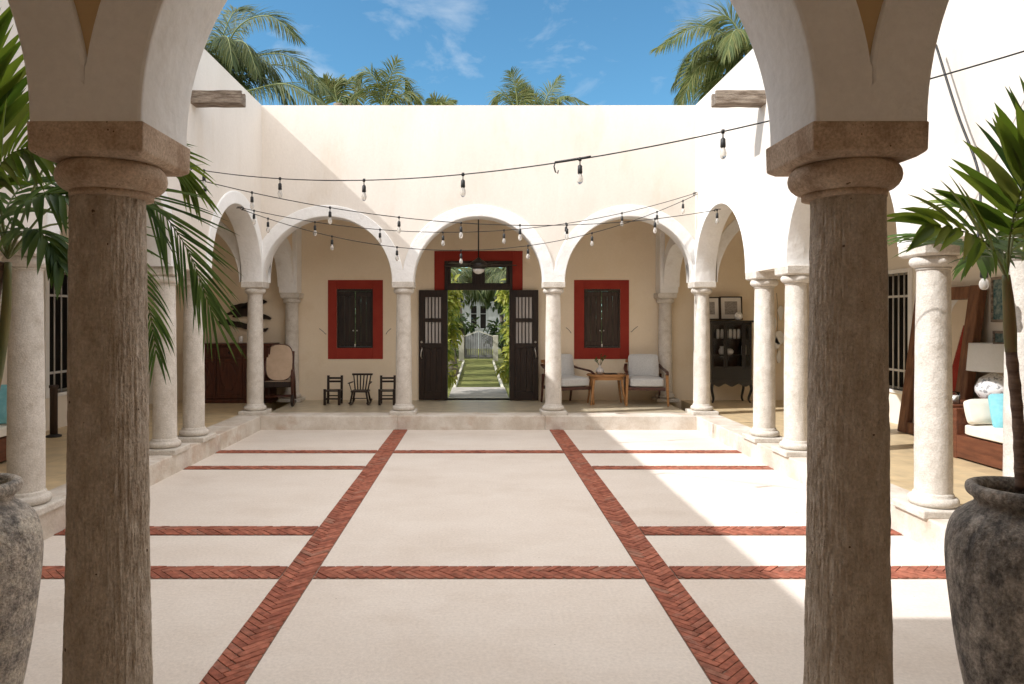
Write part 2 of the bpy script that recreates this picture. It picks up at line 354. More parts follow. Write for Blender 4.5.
structure(MB().box(-KX-KW+.005,KX+KW-.005,-.6,KY0-.61,-.05,gz).build('front_gallery_floor',M['kerb']))

# ------------------------------------------------------------------ arcades
def arcade(name, label, segs, origin, ud, t=.147, bt=.167, z1=TOP, r=None, ext=(0,0), wm='cream', zb=SP-.004):
    """wall standing on columns; segs are ('arch'|'solid', u0, u1) along ud from origin"""
    o0=Vector(origin); ud=Vector(ud); nd=Vector((-ud.y,ud.x,0))
    W=lambda u,v,z: o0+ud*u+nd*v+Vector((0,0,z-o0.z))
    root=empty(name,(o0.x,o0.y,0),label,'arcade wall'); org=Vector((o0.x,o0.y,0))
    mb=MB(); bands=[]
    def solid(u0,u1,zl):
        vs=[W(u,v,z) for z in (zl,z1) for v in (-t,t) for u in (u0,u1)]
        mb.add(vs,[(0,2,3,1),(4,5,7,6),(0,1,5,4),(2,6,7,3),(0,4,6,2),(1,3,7,5)])
    K=40
    for i,(kd,u0,u1) in enumerate(segs):
        a0=u0-(ext[0] if i==0 else 0); a1=u1+(ext[1] if i==len(segs)-1 else 0)
        if kd=='solid': solid(a0,a1,zb); continue
        c=(u0+u1)/2; r_=r or (u1-u0)/2-.167; rc=r_+.13
        cut=[(c-rc*math.cos(math.pi*k/K), SP+rc*math.sin(math.pi*k/K)) for k in range(K+1)]
        if a0<cut[0][0]: solid(a0,cut[0][0],zb)
        if a1>cut[-1][0]: solid(cut[-1][0],a1,zb)
        for k in range(K):
            (ua,za),(ub,zb_)=cut[k],cut[k+1]
            for v,fl in ((-t,0),(t,1)):
                q=[W(ua,v,za),W(ub,v,zb_),W(ub,v,z1),W(ua,v,z1)]
                mb.add(q,[(0,1,2,3) if not fl else (3,2,1,0)])
            mb.add([W(ua,-t,z1),W(ub,-t,z1),W(ub,t,z1),W(ua,t,z1)],[(0,1,2,3)])
        b=MB(); KK=64; ro=r_+.18; half=(u1-u0)/2
        prev=None; ring=[]
        for k in range(KK+1):
            th=math.pi*k/KK; co,si=math.cos(th),math.sin(th)
            x=-ro*co; x=max(-half,min(half,x))
            wob=1+.004*noise.noise(Vector((c*3+co*2,si*2,o0.x)))
            zi=SP+r_*wob*si; zo=SP+ro*si
            if k in (0,KK): zi=zo=zb
            ring.append(((c-r_*wob*co,zi),(c+x,zo)))
        for k in range(KK):
            (ia,oa),(ib,ob)=ring[k],ring[k+1]
            for v,fl in ((-bt,0),(bt,1)):
                q=[W(ia[0],v,ia[1]),W(ib[0],v,ib[1]),W(ob[0],v,ob[1]),W(oa[0],v,oa[1])]
                b.add(q,[(0,1,2,3)])
            b.add([W(ia[0],-bt,ia[1]),W(ib[0],-bt,ib[1]),W(ib[0],bt,ib[1]),W(ia[0],bt,ia[1])],[(0,1,2,3)],0,True)
            lk=abs(oa[0]-c+half)<1e-6 and abs(ob[0]-c+half)<1e-6; rk_=abs(oa[0]-c-half)<1e-6 and abs(ob[0]-c-half)<1e-6
            if (lk and (i==0 or segs[i-1][0]=='arch')) or (rk_ and (i==len(segs)-1 or segs[i+1][0]=='arch')): continue
            b.add([W(oa[0],-bt,oa[1]),W(ob[0],-bt,ob[1]),W(ob[0],bt,ob[1]),W(oa[0],bt,oa[1])],[(0,1,2,3)],0,True)
        bands.append(b)
    w=mb.build('wall_face',M[wm],root,loc=org); w.location=(0,0,0)
    for b in bands:
        bm_=b.build('arch_band',M['white'],root,loc=org,recalc=False); bm_.location=(0,0,0)
        me=bm_.data; bm=bmesh.new(); bm.from_mesh(me); bmesh.ops.remove_doubles(bm,verts=bm.verts[:],dist=.0004); bmesh.ops.recalc_face_normals(bm,faces=bm.faces[:]); bm.to_mesh(me); bm.free()
        bv=bm_.modifiers.new('bevel','BEVEL'); bv.width=.012; bv.segments=2; bv.limit_method='ANGLE'; bv.angle_limit=R(40)
    return root
b3=2.37
X0=-1.5*b3; NX=1.163
arc_segs=[('arch',X0+k*b3,X0+(k+1)*b3) for k in range(3)]
arcade('arcade_wall','tall cream wall over three white banded arches at the far end of the court',arc_segs,(0,YB,0),(1,0,0),ext=(.12,.12))
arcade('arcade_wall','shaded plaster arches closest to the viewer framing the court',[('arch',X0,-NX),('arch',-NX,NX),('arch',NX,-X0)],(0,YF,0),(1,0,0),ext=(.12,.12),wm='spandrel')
ysegs=[('arch',YF,4.57),('solid',4.57,5.48),('arch',5.48,7.86),('solid',7.86,8.70),('arch',8.70,YB)]
ytr=[(k,max(a,YF+.15) if k=='solid' else a,b) for k,a,b in ysegs]
def side_arcade(x,label):
    return arcade('arcade_wall',label,ytr,(x,0,0),(0,1,0),ext=(-.147,-.147))
# the ends butt against the front and back walls
side_arcade(-XC,'cream arcade wall in shadow along the left of the court')
side_arcade(XC,'bright sunlit white arcade wall along the right of the court')

# transverse arches inside the corners of the galleries
def cross(name,label,seg,origin,ud,r):
    return arcade(name,label,[seg],origin,ud,t=.12,bt=.145,z1=CEIL-.02,r=r,wm='tan')
yc0,yc1=YB+.167,12.66
for s,lab in ((-1,'short white cross arch beside the rocking chair at the left end of back gallery'),(1,'short white cross arch beside the right armchair in the back gallery')):
    cross('cross_arch',lab,('arch',yc0-.0,yc1+.0),(s*3.49,0,0),(0,1,0),(yc1-yc0)/2-.005)
    MBx=MB().box(s*3.45-.165,s*3.45+.165,12.662,BW,2.19,CEIL-.02); o=MBx.build('arch_pier',M['white'],bevel=.01)
    par=[x for x in bpy.data.objects if x.get('label')==lab][0]; o.parent=par; o.location=-par.location
for s,xe,lab in ((-1,XL,'cream arch spanning the left gallery seen through the far left archway'),(1,XR,'cream arch spanning the right gallery seen through the far right archway')):
    a,b=sorted((s*(XC+.19),xe)); r_=(b-a)/2-.02
    cross('cross_arch',lab,('arch',a,b),(0,YB,0),(1,0,0),r_)

# ------------------------------------------------------------------ columns
def shaft_mesh(r0,r1,z0,z1,n,m,amp,kind):
    mb=MB(); vs=[]; fs=[]
    for j in range(m+1):
        t=j/m; z=z0+(z1-z0)*t
        rr=r0+(r1-r0)*t+ (.009*max(0,1-t/.3)**1.5 if kind=='grain' else .004*math.sin(t*math.pi))
        for k in range(n):
            a=2*math.pi*k/n; c,s=math.cos(a),math.sin(a)
            if kind=='grain':
                p=Vector((c*12,s*12,z*4.5)); 
                d=noise.fractal(p,1.0,2.1,4)*.55+noise.noise(Vector((c*30,s*30,z*13+9)))*.55
                d-= max(0,noise.noise(Vector((c*18+5,s*18,z*4)))-.25)*1.5
                d+=.4*noise.noise(Vector((c*1.5,s*1.5,z*1.2)))+.45*noise.noise(Vector((c*60,s*60,z*22+3)))
            else:
                d=noise.noise(Vector((c*5,s*5,z*5)))*.6+noise.noise(Vector((c*12,s*12,z*13)))*.4+.8*noise.noise(Vector((c*1.2,s*1.2,z*1.1+4)))
            r=rr+d*amp
            vs.append((r*c,r*s,z))
    for j in range(m):
        for k in range(n):
            fs.append((j*n+k,j*n+(k+1)%n,(j+1)*n+(k+1)%n,(j+1)*n+k))
    mb.add(vs,fs,0,True); return mb
def torus_prof(rin,r,z0,z1,k=8):
    zc=(z0+z1)/2; h=(z1-z0)/2
    return [(rin+(r-rin)*math.cos(math.pi*(i/k-.5)), zc+h*math.sin(math.pi*(i/k-.5))) for i in range(k+1)]
def make_column(label, loc, near=False, seed=0, top=SP, cap='stone'):
    root=empty('stone_column',loc,label,'column','round stone columns carrying the arcades')
    B=GF-.004
    sm='grain' if near else 'stone'; cm='rough' if near else cap
    MB().box(-.205,.205,-.205,.205,B,B+.062).build('plinth',M['stone'],root,bevel=.012)
    MB().lathe([(.14,B+.06)]+torus_prof(.14,.176,B+.062,B+.135)+[(.142,B+.15),(.132,B+.165)],n=40,wob=.02).build('base_ring',M['stone'],root)
    zt=top-.19
    nn,mm=(340,250) if near else (48,40)
    sh=shaft_mesh(.125 if near else .129,.107 if near else .112,B+.15,zt-B*0,nn,mm,.0046 if near else .0035,'grain' if near else 'stone')
    sh.build('shaft',M[sm],root)
    prof=[(.112,zt-.014),(.122,zt-.012),(.122,zt+.004)]+torus_prof(.112,.163,zt+.004,zt+.10,10)+[(.145,zt+.10)]
    MB().lathe(prof,n=48,wob=.025).build('capital',M[cm],root)
    ab=MB(); hw=.172
    # abacus: chamfered below
    zs=[(zt+.090,.150),(zt+.104,hw-.002),(zt+.19+.000,hw)]
    vs=[(sx*h,sy*h,z) for z,h in zs for sx,sy in ((-1,-1),(1,-1),(1,1),(-1,1))]
    fs=[(3,2,1,0),(8,9,10,11)]+[(4*i+k,4*i+(k+1)%4,4*i+4+(k+1)%4,4*i+4+k) for i in range(2) for k in range(4)]
    ab.add(vs,fs); ab.build('abacus',M[cm],root,bevel=.005)
    return root
near_col=make_column('tall rough brown column nearest the viewer on the left',(-1.180,YF,0),True)
for k_ in kids(near_col):
    if k_.name.startswith(('abacus','capital')): k_.location.x=.02 if k_.name.startswith('abacus') else .012
c2=dup(near_col,(1.177,YF,0),R(180),'tall rough brown column nearest the viewer on the right')
std=make_column('slender column left of the open double door',(-1.185,YB,0))
cols=[((1.185,YB),'slender column right of the open double door, in front of an armchair'),
 ((-XC,YB),'corner column between the mahogany sideboard and the rocking chair'),
 ((XC,YB),'corner column between the right armchair and the black china cabinet'),
 ((-XC,8.70),'column in front of the mahogany sideboard, farther one of the left pair'),
 ((-XC,7.9),'column with palm leaflets across it, nearer one of the left pair'),
 ((-XC,5.48),'broad pale column left of the near brown column, below palm fronds'),
 ((XC,8.67),'sunlit column right of the china cabinet, farther one of the right pair'),
 ((XC,7.80),'sunlit column beside the near brown column, nearer one of the right pair'),
 ((XC,5.45),'bright pitted column in front of the leaning wooden mirror frame'),
 ((XC+.02,4.54),'bright column behind the thin trunk of the right potted palm'),
 ((-XC,4.6),'column beyond the left frame edge behind the left potted palm'),
 ((-XC,YF),'column at the near left corner of the court'),((XC,YF),'column at the near right corner of the court')]
for i,((x,y),lab) in enumerate(cols): dup(std,(x,y,0),R((i%4)*90),lab)
eng=make_column('shaded half column against the back wall behind the rocking chair',(-3.42,12.83,0),top=2.19)
dup(eng,(3.42,12.83,0),0,'shaded half column against the back wall behind the right armchair')

# ------------------------------------------------------------------ gallery walls with openings
def wall_holes(mb, u0,u1,z0,z1, holes, W, t, mi=0):
    us=sorted({u0,u1,*[h[0] for h in holes],*[h[1] for h in holes]}); zs=sorted({z0,z1,*[h[2] for h in holes],*[h[3] for h in holes]})
    inh=lambda u,z: any(h[0]<u<h[1] and h[2]<z<h[3] for h in holes)
    for i in range(len(us)-1):
        for j in range(len(zs)-1):
            uc,zc=(us[i]+us[i+1])/2,(zs[j]+zs[j+1])/2
            if inh(uc,zc): continue
            for v in (0,t): mb.add([W(us[i],v,zs[j]),W(us[i+1],v,zs[j]),W(us[i+1],v,zs[j+1]),W(us[i],v,zs[j+1])],[(0,1,2,3)],mi)
    for h in holes+[(u0,u1,z0,z1)]:
        q=[(h[0],h[2]),(h[1],h[2]),(h[1],h[3]),(h[0],h[3])]
        for k in range(4):
            a,b=q[k],q[(k+1)%4]
            mb.add([W(a[0],0,a[1]),W(b[0],0,b[1]),W(b[0],t,b[1]),W(a[0],t,a[1])],[(0,1,2,3)],mi)
back=empty('gallery_wall',(0,BW,0),'tan back wall with two shuttered red framed windows and the open garden door','wall')
def child(o,par=back):
    o.parent=par; o.location=Vector(o.location)-par.location; return o
wb=MB(); WBK=lambda u,v,z: Vector((u,BW+v,z))
SHX=[(-2.63,-1.96),(1.96,2.63)]
wall_holes(wb,XL-.3,XR+.3,-.05,TOP-.3,[(-.63,.63,gz,2.793),(-2.63,-1.96,1.177,2.273),(1.96,2.63,1.177,2.273)],WBK,.32)
child(wb.build('wall_face',M['tan']))
def frame_mb(x0,x1,z0,z1,X0,X1,Z0,Z1,y0,y1):
    m=MB(); m.box(X0,x0,y0,y1,Z0,Z1); m.box(x1,X1,y0,y1,Z0,Z1); m.box(x0,x1,y0,y1,z1,Z1)
    if z0>Z0: m.box(x0,x1,y0,y1,Z0,z0)
    return m
for i,(a,b) in enumerate(SHX):
    X0,X1=(-2.795,-1.774) if i==0 else (1.774,2.795)
    w=child(frame_mb(a,b,1.177,2.273,X0,X1,.973,2.44,BW-.012,BW+.002).build('window',M['red'],bevel=.004))
    w['label']='red painted window surround with dark closed shutters'
    mt=M['darkwood'] if i==0 else M['greywood']; yy=BW+.05
    fr=frame_mb(a+.03,b-.03,1.205,2.235,a,b,1.177,2.273,yy-.045,yy+.05).build('frame',mt,bevel=.004); fr.parent=w
    mid=(a+b)/2
    for k,(u0,u1) in enumerate(((a+.032,mid-.003),(mid+.003,b-.032))):
        s_=MB(); n=3; wd=(u1-u0)/n
        for q in range(n): s_.box(u0+q*wd+.0025,u0+(q+1)*wd-.0025,yy-.012,yy+.016,1.208,2.232)
        for zz in (1.225,2.14): s_.box(u0+.004,u1-.004,yy-.028,yy-.010,zz,zz+.075)
        st=s_.build('shutter',mt,bevel=.003); st.parent=w
    for dx in (-.035,.035):
        kb=MB().lathe([(.010,0),(.014,.012),(.010,.024)],c=(mid+dx,yy-.012,1.50),n=10,axis=Matrix.Rotation(R(90),3,'X')).build('knob',M['steel']); kb.parent=w
    lt=MB().box(mid-.012,mid+.012,yy-.045,yy-.028,1.19,1.25).build('latch',M['steel'],bevel=.002); lt.parent=w
# door: red surround, frame with transom, two open leaves
def bp(mb,name,mat,bevel=0,par=back): return child(mb.build(name,mat,bevel=bevel),par)
bp(frame_mb(-.63,.63,gz,2.793,-.82,.82,gz,2.979,BW-.012,BW+.002),'door_surround',M['red'],.004)
df=frame_mb(-.575,.575,gz,2.72,-.63,.63,gz,2.793,BW-.03,BW+.12)
df.box(-.575,.575,BW-.03,BW+.12,2.255,2.36); df.box(-.06,.06,BW-.028,BW+.118,2.36,2.72)
for a,b in ((-.575,-.06),(.06,.575)):
    df.box(a,a+.06,BW+.01,BW+.08,2.36,2.72); df.box(b-.06,b,BW+.01,BW+.08,2.36,2.72); df.box(a+.06,b-.06,BW+.01,BW+.08,2.36,2.385); df.box(a+.06,b-.06,BW+.01,BW+.08,2.68,2.72)
dfo=bp(df,'door_frame',M['darkwood'],.004)
for a,b in ((-.515,-.12),(.12,.515)):
    g=MB().box(a,b,BW+.04,BW+.046,2.385,2.68).build('transom_pane',M['glass']); g.parent=dfo
def leaf(s):
    # built closed-flat from the hinge at x=0 to x=.53, then swung
    e=MB(); y0,y1=-.022,.022; z0,z1=gz+.012,2.25
    def bx(a,b,c,d,yy0=y0,yy1=y1,mb=e): mb.box(min(s*a,s*b),max(s*a,s*b),yy0,yy1,c,d)
    bx(0,.10,z0,z1); bx(.42,.53,z0,z1); bx(.10,.42,2.12,z1); bx(.10,.42,1.66,1.73); bx(.10,.42,1.18,1.27); bx(.10,.42,z0,z0+.16)
    for k in range(3):
        u=.102+k*.1055; bx(u,u+.1035,z0+.162,1.178,-.012,.012)
    for q in range(6):
        u=.10+q*.32/5-.009 if q else .10
        for c,d in ((1.731,2.119),(1.271,1.659)):
            bx(u,min(u+.018,.419),c,d,-.014,.014)
    return e
for s,ang in ((-1,-4),(1,4)):
    ho=Vector((s*.575,BW-.06,0))
    l=leaf(s).build('door',M['darkwood'],bevel=.003); l.parent=back; l.location=ho-Vector((0,BW,0)); l.rotation_euler=(0,0,R(ang*s*-1)*s*s)
    l['label']='dark slatted door leaf swung open against the wall'
    gp=MB().box(min(s*.1,s*.42),max(s*.1,s*.42),.004,.008,1.25,2.13).build('frosted_pane',M['frosted']); gp.parent=l
    h=MB(); hx=s*.475
    h.tube([(hx,-.022,1.19),(hx-s*.012,-.065,1.17),(hx+s*.004,-.07,1.10),(hx+s*.012,-.06,1.03),(hx,-.022,.99)],[.010,.012,.012,.012,.012],8)
    h.lathe([(.022,0),(.022,.02),(.012,.03)],c=(hx,-.022,1.29),n=12,axis=Matrix.Rotation(R(90),3,'X'))
    ho_=h.build('handle',M['steel']); ho_.parent=l

def side_wall(x,s,label,wy):
    root=empty('gallery_wall',(x,0,0),label,'wall')
    W=lambda u,v,z: Vector((x+s*v,u,z)); mb=MB(); z0,z1=.70,2.37
    wall_holes(mb,-.45,BW,-.05,TOP-.3,[(wy[0],wy[1],z0,z1)],W,.3); bp(mb,'wall_face',M['pale'],0,root)
    m=MB(); a,b=wy
    xs=sorted((x-s*.025,x+s*.12))
    m.box(xs[0],xs[1],a-.06,a+.03,z0-.05,z1+.06); m.box(xs[0],xs[1],b-.03,b+.06,z0-.05,z1+.06); m.box(xs[0],xs[1],a+.03,b-.03,z1,z1+.06); m.box(xs[0],xs[1],a+.03,b-.03,z0-.05,z0)
    w=bp(m,'window',M['whitepaint'],.006,root); w['label']='dark window behind pale iron bars'
    g=MB(); n=9
    for k in range(n):
        yy=a+.06+(b-a-.12)*k/(n-1); g.tube([(x+s*.03,yy,z0),(x+s*.03,yy,z1)],.011,8)
    for zz in (z0+.28,z1-.33): g.box(min(x+s*.024,x+s*.036),max(x+s*.024,x+s*.036),a+.03,b-.03,zz-.016,zz+.016)
    go=g.build('window_bars',M['barpaint']); go.parent=w
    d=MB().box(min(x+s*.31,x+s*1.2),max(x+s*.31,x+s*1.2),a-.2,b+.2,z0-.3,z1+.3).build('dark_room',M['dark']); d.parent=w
    return root
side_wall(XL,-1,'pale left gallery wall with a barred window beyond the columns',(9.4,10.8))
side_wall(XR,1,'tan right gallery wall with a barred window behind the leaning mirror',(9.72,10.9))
# room behind the viewer and the gallery roofs
tag(MB().box(XL-.3,XR+.3,-.75,-.45,-.05,TOP-.3).build('gallery_wall',M['umber']),'brown wall closing the near gallery behind the viewer','wall')
def roof(x0,x1,y0,y1,label,m='cream'): return tag(MB().box(x0,x1,y0,y1,CEIL,CEIL+.2).build('gallery_roof',M[m]),label,'roof')
roof(XL-.3,XR+.3,YB+.148,BW-.002,'flat roof over the far gallery behind the back parapet','white')
roof(XL-.3,XR+.3,-.45,YF-.148,'flat roof over the near gallery above the viewer','white')
roof(XL+.0,-XC-.148,YF-.146,YB+.146,'flat roof over the left gallery behind its parapet','white')
roof(XC+.148,XR-.0,YF-.146,YB+.146,'flat roof over the right gallery behind its parapet','white')

# stone water spouts
def spout(x0,x1,label):
    mb=MB(); n=10; vs=[]
    for i in range(n+1):
        x=x0+(x1-x0)*i/n; j=lambda q:.008*noise.noise(Vector((x*6,q*3.3,x0)))
        for k,(y,z) in enumerate(((-.09,-.08),(.09,-.08),(.09,.075),(.05,.08),(.04,.03),(-.04,.03),(-.05,.08),(-.09,.075))): vs.append((x,8.34+y+j(k),4.34+z+j(k+9)))
    fs=[(i*8+k,i*8+(k+1)%8,i*8+8+(k+1)%8,i*8+8+k) for i in range(n) for k in range(8)]+[tuple(range(8)),tuple(n*8+k for k in range(8))]
    mb.add(vs,fs); return tag(mb.build('stone_waterspout',M['driftwood'],bevel=.008),label,'waterspout')
spout(-3.44,-2.80,'grey stone water spout jutting from the shaded left wall')
spout(3.44,2.80,'grey stone water spout jutting from the sunlit right wall')

# ------------------------------------------------------------------ foliage helpers
def spline(pts,n):
    pts=[Vector(p) for p in pts]; q=[pts[0]*2-pts[1]]+pts+[pts[-1]*2-pts[-2]]; out=[]
    S=len(pts)-1
    for i in range(n+1):
        t=i/n*S; k=min(int(t),S-1); u=t-k; a,b,c,d=q[k:k+4]
        out.append(.5*((2*b)+(c-a)*u+(2*a-5*b+4*c-d)*u*u+(3*b-a-3*c+d)*u**3))
    return out
def strip(mb, base, d, nrm, L, w, droop, seg=4, mi=0, fold=.25, tipdroop=0):
    d=d.normalized(); p=base.copy(); vs=[]; 
    for i in range(seg+1):
        t=i/seg
        ww=w*(.35+.65*min(1,t*4))*(1-t**2.2) if i<seg else 0
        sd=d.cross(nrm); 
        if sd.length<1e-4: sd=Vector((1,0,0))
        sd.normalize(); up=sd.cross(d)
        vs += [p-sd*ww/2+up*ww*fold, p.copy(), p+sd*ww/2+up*ww*fold]
        d=(d+Vector((0,0,-1))*(droop+tipdroop*t)/seg).normalized()
        p=p+d*L/seg
    fs=[]
    for i in range(seg):
        a=i*3; fs += [(a,a+1,a+4,a+3),(a+1,a+2,a+5,a+4)]
    mb.add(vs,fs,mi,True)
def frond(pts, n, L, w, droop, rnd, a0=75, a1=30, lift=.2, start=.12, seg=4, r=.012, leafmi=0, stemmi=1, nrm=None, prof=None, tip=0):
    mb=MB(); c=spline(pts,24); 
    mb.tube(c,[r*(1-.8*i/24) for i in range(25)],6,stemmi)
    for i in range(n):
        t=start+(1-start)*(i+rnd.uniform(-.2,.2))/(n-1); t=max(.02,min(1,t))
        k=min(int(t*24),23); p=c[k].lerp(c[k+1],t*24-k); T=(c[k+1]-c[k]).normalized()
        up=Vector(nrm) if nrm is not None else Vector((0,0,1))
        S=T.cross(up)
        if S.length<.15: S=T.cross(Vector((0,1,.3)))
        S.normalize(); U=S.cross(T)
        ln=L*(prof(t) if prof else (math.sin(math.pi*(.12+.80*t))**.7))
        for s in (-1,1):
            a=R(a0+(a1-a0)*t+rnd.uniform(-6,6))
            d=T*math.cos(a)+S*s*math.sin(a)+U*(lift+rnd.uniform(-.12,.12))
            strip(mb,p,d,U,ln*rnd.uniform(.85,1.1),w*rnd.uniform(.8,1.1),droop*rnd.uniform(.7,1.3),seg,leafmi,tipdroop=tip)
    return mb

# ------------------------------------------------------------------ coconut palms beyond the walls
def coconut(label, crown, fr, gen, rnd, leaf='leafC', L=.75, n=46, w=.035, fl=3.0, tr=.16):
    n=int(n*1.5); w*=.95; L*=1.2
    crown=Vector(crown); root=empty('palm_tree',(crown.x,crown.y,0),label,'palm tree','coconut palms beyond the parapet')
    t=MB(); t.tube([(.25,0,-.06),(.15,.05,crown.z*.35),(.03,0,crown.z*.75),(0,0,crown.z)],[tr*1.5,tr,tr*.9,tr*.8],12); t.build('trunk',M['palmtrunk'],root)
    o=Vector((crown.x,crown.y,0))
    arcs=[[crown-o]+[Vector(p)-o for p in f] for f in fr]
    for g in range(gen):
        az=g*2.4+rnd.uniform(-.3,.3); el=rnd.uniform(.1,1.0); l=fl*rnd.uniform(.8,1.05)
        h=Vector((math.cos(az),math.sin(az)*1,0)); c=crown-o
        arcs.append([c, c+h*l*.35*math.cos(el)+Vector((0,0,l*.42*math.sin(el)+.1)), c+h*l*.7+Vector((0,0,l*(.45*math.sin(el)-.05))), c+h*l*.95+Vector((0,0,l*(.35*math.sin(el)-.35)))])
    for i_,a in enumerate(arcs):
        m=frond(a,n,L,w,rnd.uniform(.7,1.2) if i_<len(fr) else rnd.uniform(1.3,2.1),rnd,a0=66,a1=22,lift=.1,start=.12,seg=3,r=.026,nrm=(rnd.uniform(-.2,.2),-.75,.65) if i_<len(fr) else None)
        m.build('frond',[M[leaf],M['stem']],root,recalc=False)
    return root
r1=random.Random(3)
Y1=17
coconut('large dark palm rising behind the left wall beside the near arch',P(214,82,Y1),
  [[P(236,30,Y1-.4),P(268,16,Y1-.8),P(298,38,Y1-1)],[P(240,62,Y1-.3),P(285,55,Y1-.8),P(328,92,Y1-1.2)],[P(238,92,Y1-.8),P(285,84,Y1-1.4),P(325,104,Y1-1.8)],
   [P(222,40,Y1),P(232,15,Y1+.3),P(240,8,Y1+.5)],[P(225,60,Y1),P(245,50,Y1+.6),P(262,78,Y1+1)],[P(228,85,Y1),P(255,66,Y1+.4),P(300,70,Y1+.9),P(322,100,Y1+1)]],13,r1,'leafD',L=.66,n=60,w=.030,fl=2.2)
coconut('small stubby palm top just above the back parapet left of centre',P(338,104,19),
  [[P(330,92,19),P(324,80,19)],[P(345,88,19),P(352,78,19.2)],[P(335,88,19),P(341,80,19)],[P(352,98,19),P(360,92,19)]],1,r1,'leafC',L=.4,n=19,w=.06,fl=.9)
coconut('yellow green palm with an upright spear above the back parapet',P(384,108,18),
  [[P(388,85,18),P(397,61,18)],[P(376,80,18),P(364,72,18),P(358,84,18)],[P(395,85,18),P(404,78,18.2),P(412,100,18.4)],[P(400,96,18),P(412,92,18),P(420,104,18)],[P(372,95,18),P(362,90,18),P(352,100,18)],[P(380,88,18),P(376,72,17.6)]],1,r1,'leafC',L=.42,n=30,w=.03,fl=1.0)
coconut('tiny palm tuft barely showing above the parapet centre',P(440,112,22),[[P(436,104,22),P(432,99,22)],[P(445,103,22),P(453,101,22)]],3,r1,'leafC',L=.35,n=24,w=.04,fl=.5)
coconut('small palm with one tall spike above the parapet over the door',P(518,112,20),
  [[P(516,92,20),P(511,72,20)],[P(508,98,20),P(499,94,20),P(494,104,20)],[P(524,98,20),P(528,92,20)],[P(522,95,20),P(519,82,20.2)]],1,r1,'leafC',L=.42,n=27,w=.03,fl=.9)
coconut('small palm with a leaning frond above the parapet right of the spike',P(542,112,20.5),
  [[P(548,95,20.5),P(560,78,20.5)],[P(556,102,20.5),P(570,98,20.5),P(586,104,20.5)],[P(534,98,20.5),P(528,92,20.5)],[P(555,100,20.5),P(566,96,20)]],1,r1,'leafC',L=.4,n=27,w=.03,fl=.9)
Y2=16
coconut('large palm with drooping fronds behind the sunlit right wall',P(752,62,Y2),
  [[P(735,42,Y2),P(700,26,Y2-.4),P(658,48,Y2-.8)],[P(730,62,Y2),P(700,66,Y2-.2),P(680,104,Y2-.4)],[P(738,30,Y2),P(724,16,Y2),P(712,24,Y2)],[P(735,75,Y2),P(712,82,Y2),P(698,112,Y2)],[P(728,52,Y2),P(705,52,Y2+.4),P(690,80,Y2+.6)]],11,r1,'leafC',L=.66,n=64,w=.03,fl=2.0)

# ------------------------------------------------------------------ potted palms in front of the near arches
def pot(x,y,h,label,pm='pot'):
    pr=[(.16,0),(.185,.01),(.23,.14),(.275,.34),(.308,.56),(.322,.70),(.318,.80),(.290,.88),(.245,.925),(.212,.948),(.208,.962),(.222,.978),(.243,.992),(.250,1.01),(.243,1.03),(.215,1.036),(.192,1.02),(.185,.99),(.19,.95),(.19,.93)]
    k=h/1.036; pr=[(r*.85*(1-.05*max(0,min(1,(z-.9)/.08))),z*k) for r,z in pr]
    # smooth the profile
    sp=spline([Vector((r,0,z)) for r,z in pr],90); pr=[(max(.01,v.x),v.z) for v in sp]
    root=empty('plant_pot',(x,y,0),label,'plant pot')
    MB().lathe(pr,n=72,wob=.012,caps=False).build('pot_body',M[pm],root)
    MB().lathe([(.01,.93*k),(.10,.945*k),(.168,.935*k)],n=32,caps=False).build('soil',M['soil'],root)
    return root
PY=2.85
pxr,pxl=546*PY/F,-514.5*PY/F
pot(pxr,PY,1.036,'tall charcoal urn at the right edge holding a thin palm')
pot(pxl,PY,1.05,'tall speckled grey urn at the left edge holding a leafy palm','potgrey')
r2=random.Random(11)
# right palm: thin ringed trunk, crownshaft, broad leaflets
rp=empty('potted_palm',(pxr,PY,.97),'young palm with broad leaflets growing in the right urn','plant'); ro=Vector(rp.location)
tr=spline([P(1021,490,PY),P(1018,420,PY),P(1011,350,PY)],20)
t=MB(); t.tube([p-ro for p in tr],[.020*(1+.10*(i%3==0)) for i in range(21)],12); t.build('trunk',M['trunkring'],rp)
t=MB(); t.tube([p-ro for p in spline([P(1011,352,PY),P(1009,310,PY),P(1006,275,PY)],10)],[.021,.022,.023,.023,.022,.021,.020,.019,.017,.016,.014],12); t.build('crownshaft',M['crownshaft'],rp)
pb=lambda t:.75+.25*math.sin(math.pi*t)
def pf(root,org,pts,n,L,w,droop,mat='leafA',**kw):
    m=frond([Vector(p)-org for p in pts],n,L,w,droop,r2,seg=5,r=.006,prof=pb,**kw); return m.build('frond',[M[mat],M['stem']],root,recalc=False)
V=(.1,-.85,.55)
pf(rp,ro,[P(1006,276,PY),P(992,250,PY-.1),P(968,233,PY-.2),P(930,226,PY-.3)],9,.34,.052,.40,'leafA',start=.30,a0=55,a1=15,lift=.10,nrm=V)
pf(rp,ro,[P(1006,276,PY),P(988,252,PY+.15),P(958,242,PY+.35),P(922,236,PY+.5)],9,.33,.046,.55,'leafB',start=.30,a0=55,a1=18,lift=.05,nrm=(.1,-.5,.85))
pf(rp,ro,[P(1007,272,PY),P(1010,235,PY),P(1020,195,PY-.05),P(1034,158,PY-.1)],11,.38,.056,.30,'leafA',start=.35,a0=72,a1=25,lift=.10,nrm=(-.3,-.9,.2))
pf(rp,ro,[P(1007,272,PY),P(1016,225,PY+.1),P(1040,150,PY+.15),P(1058,105,PY+.15)],11,.38,.052,.35,'leafB',start=.4,a0=70,a1=30,lift=.1,nrm=(0,-1,.1))
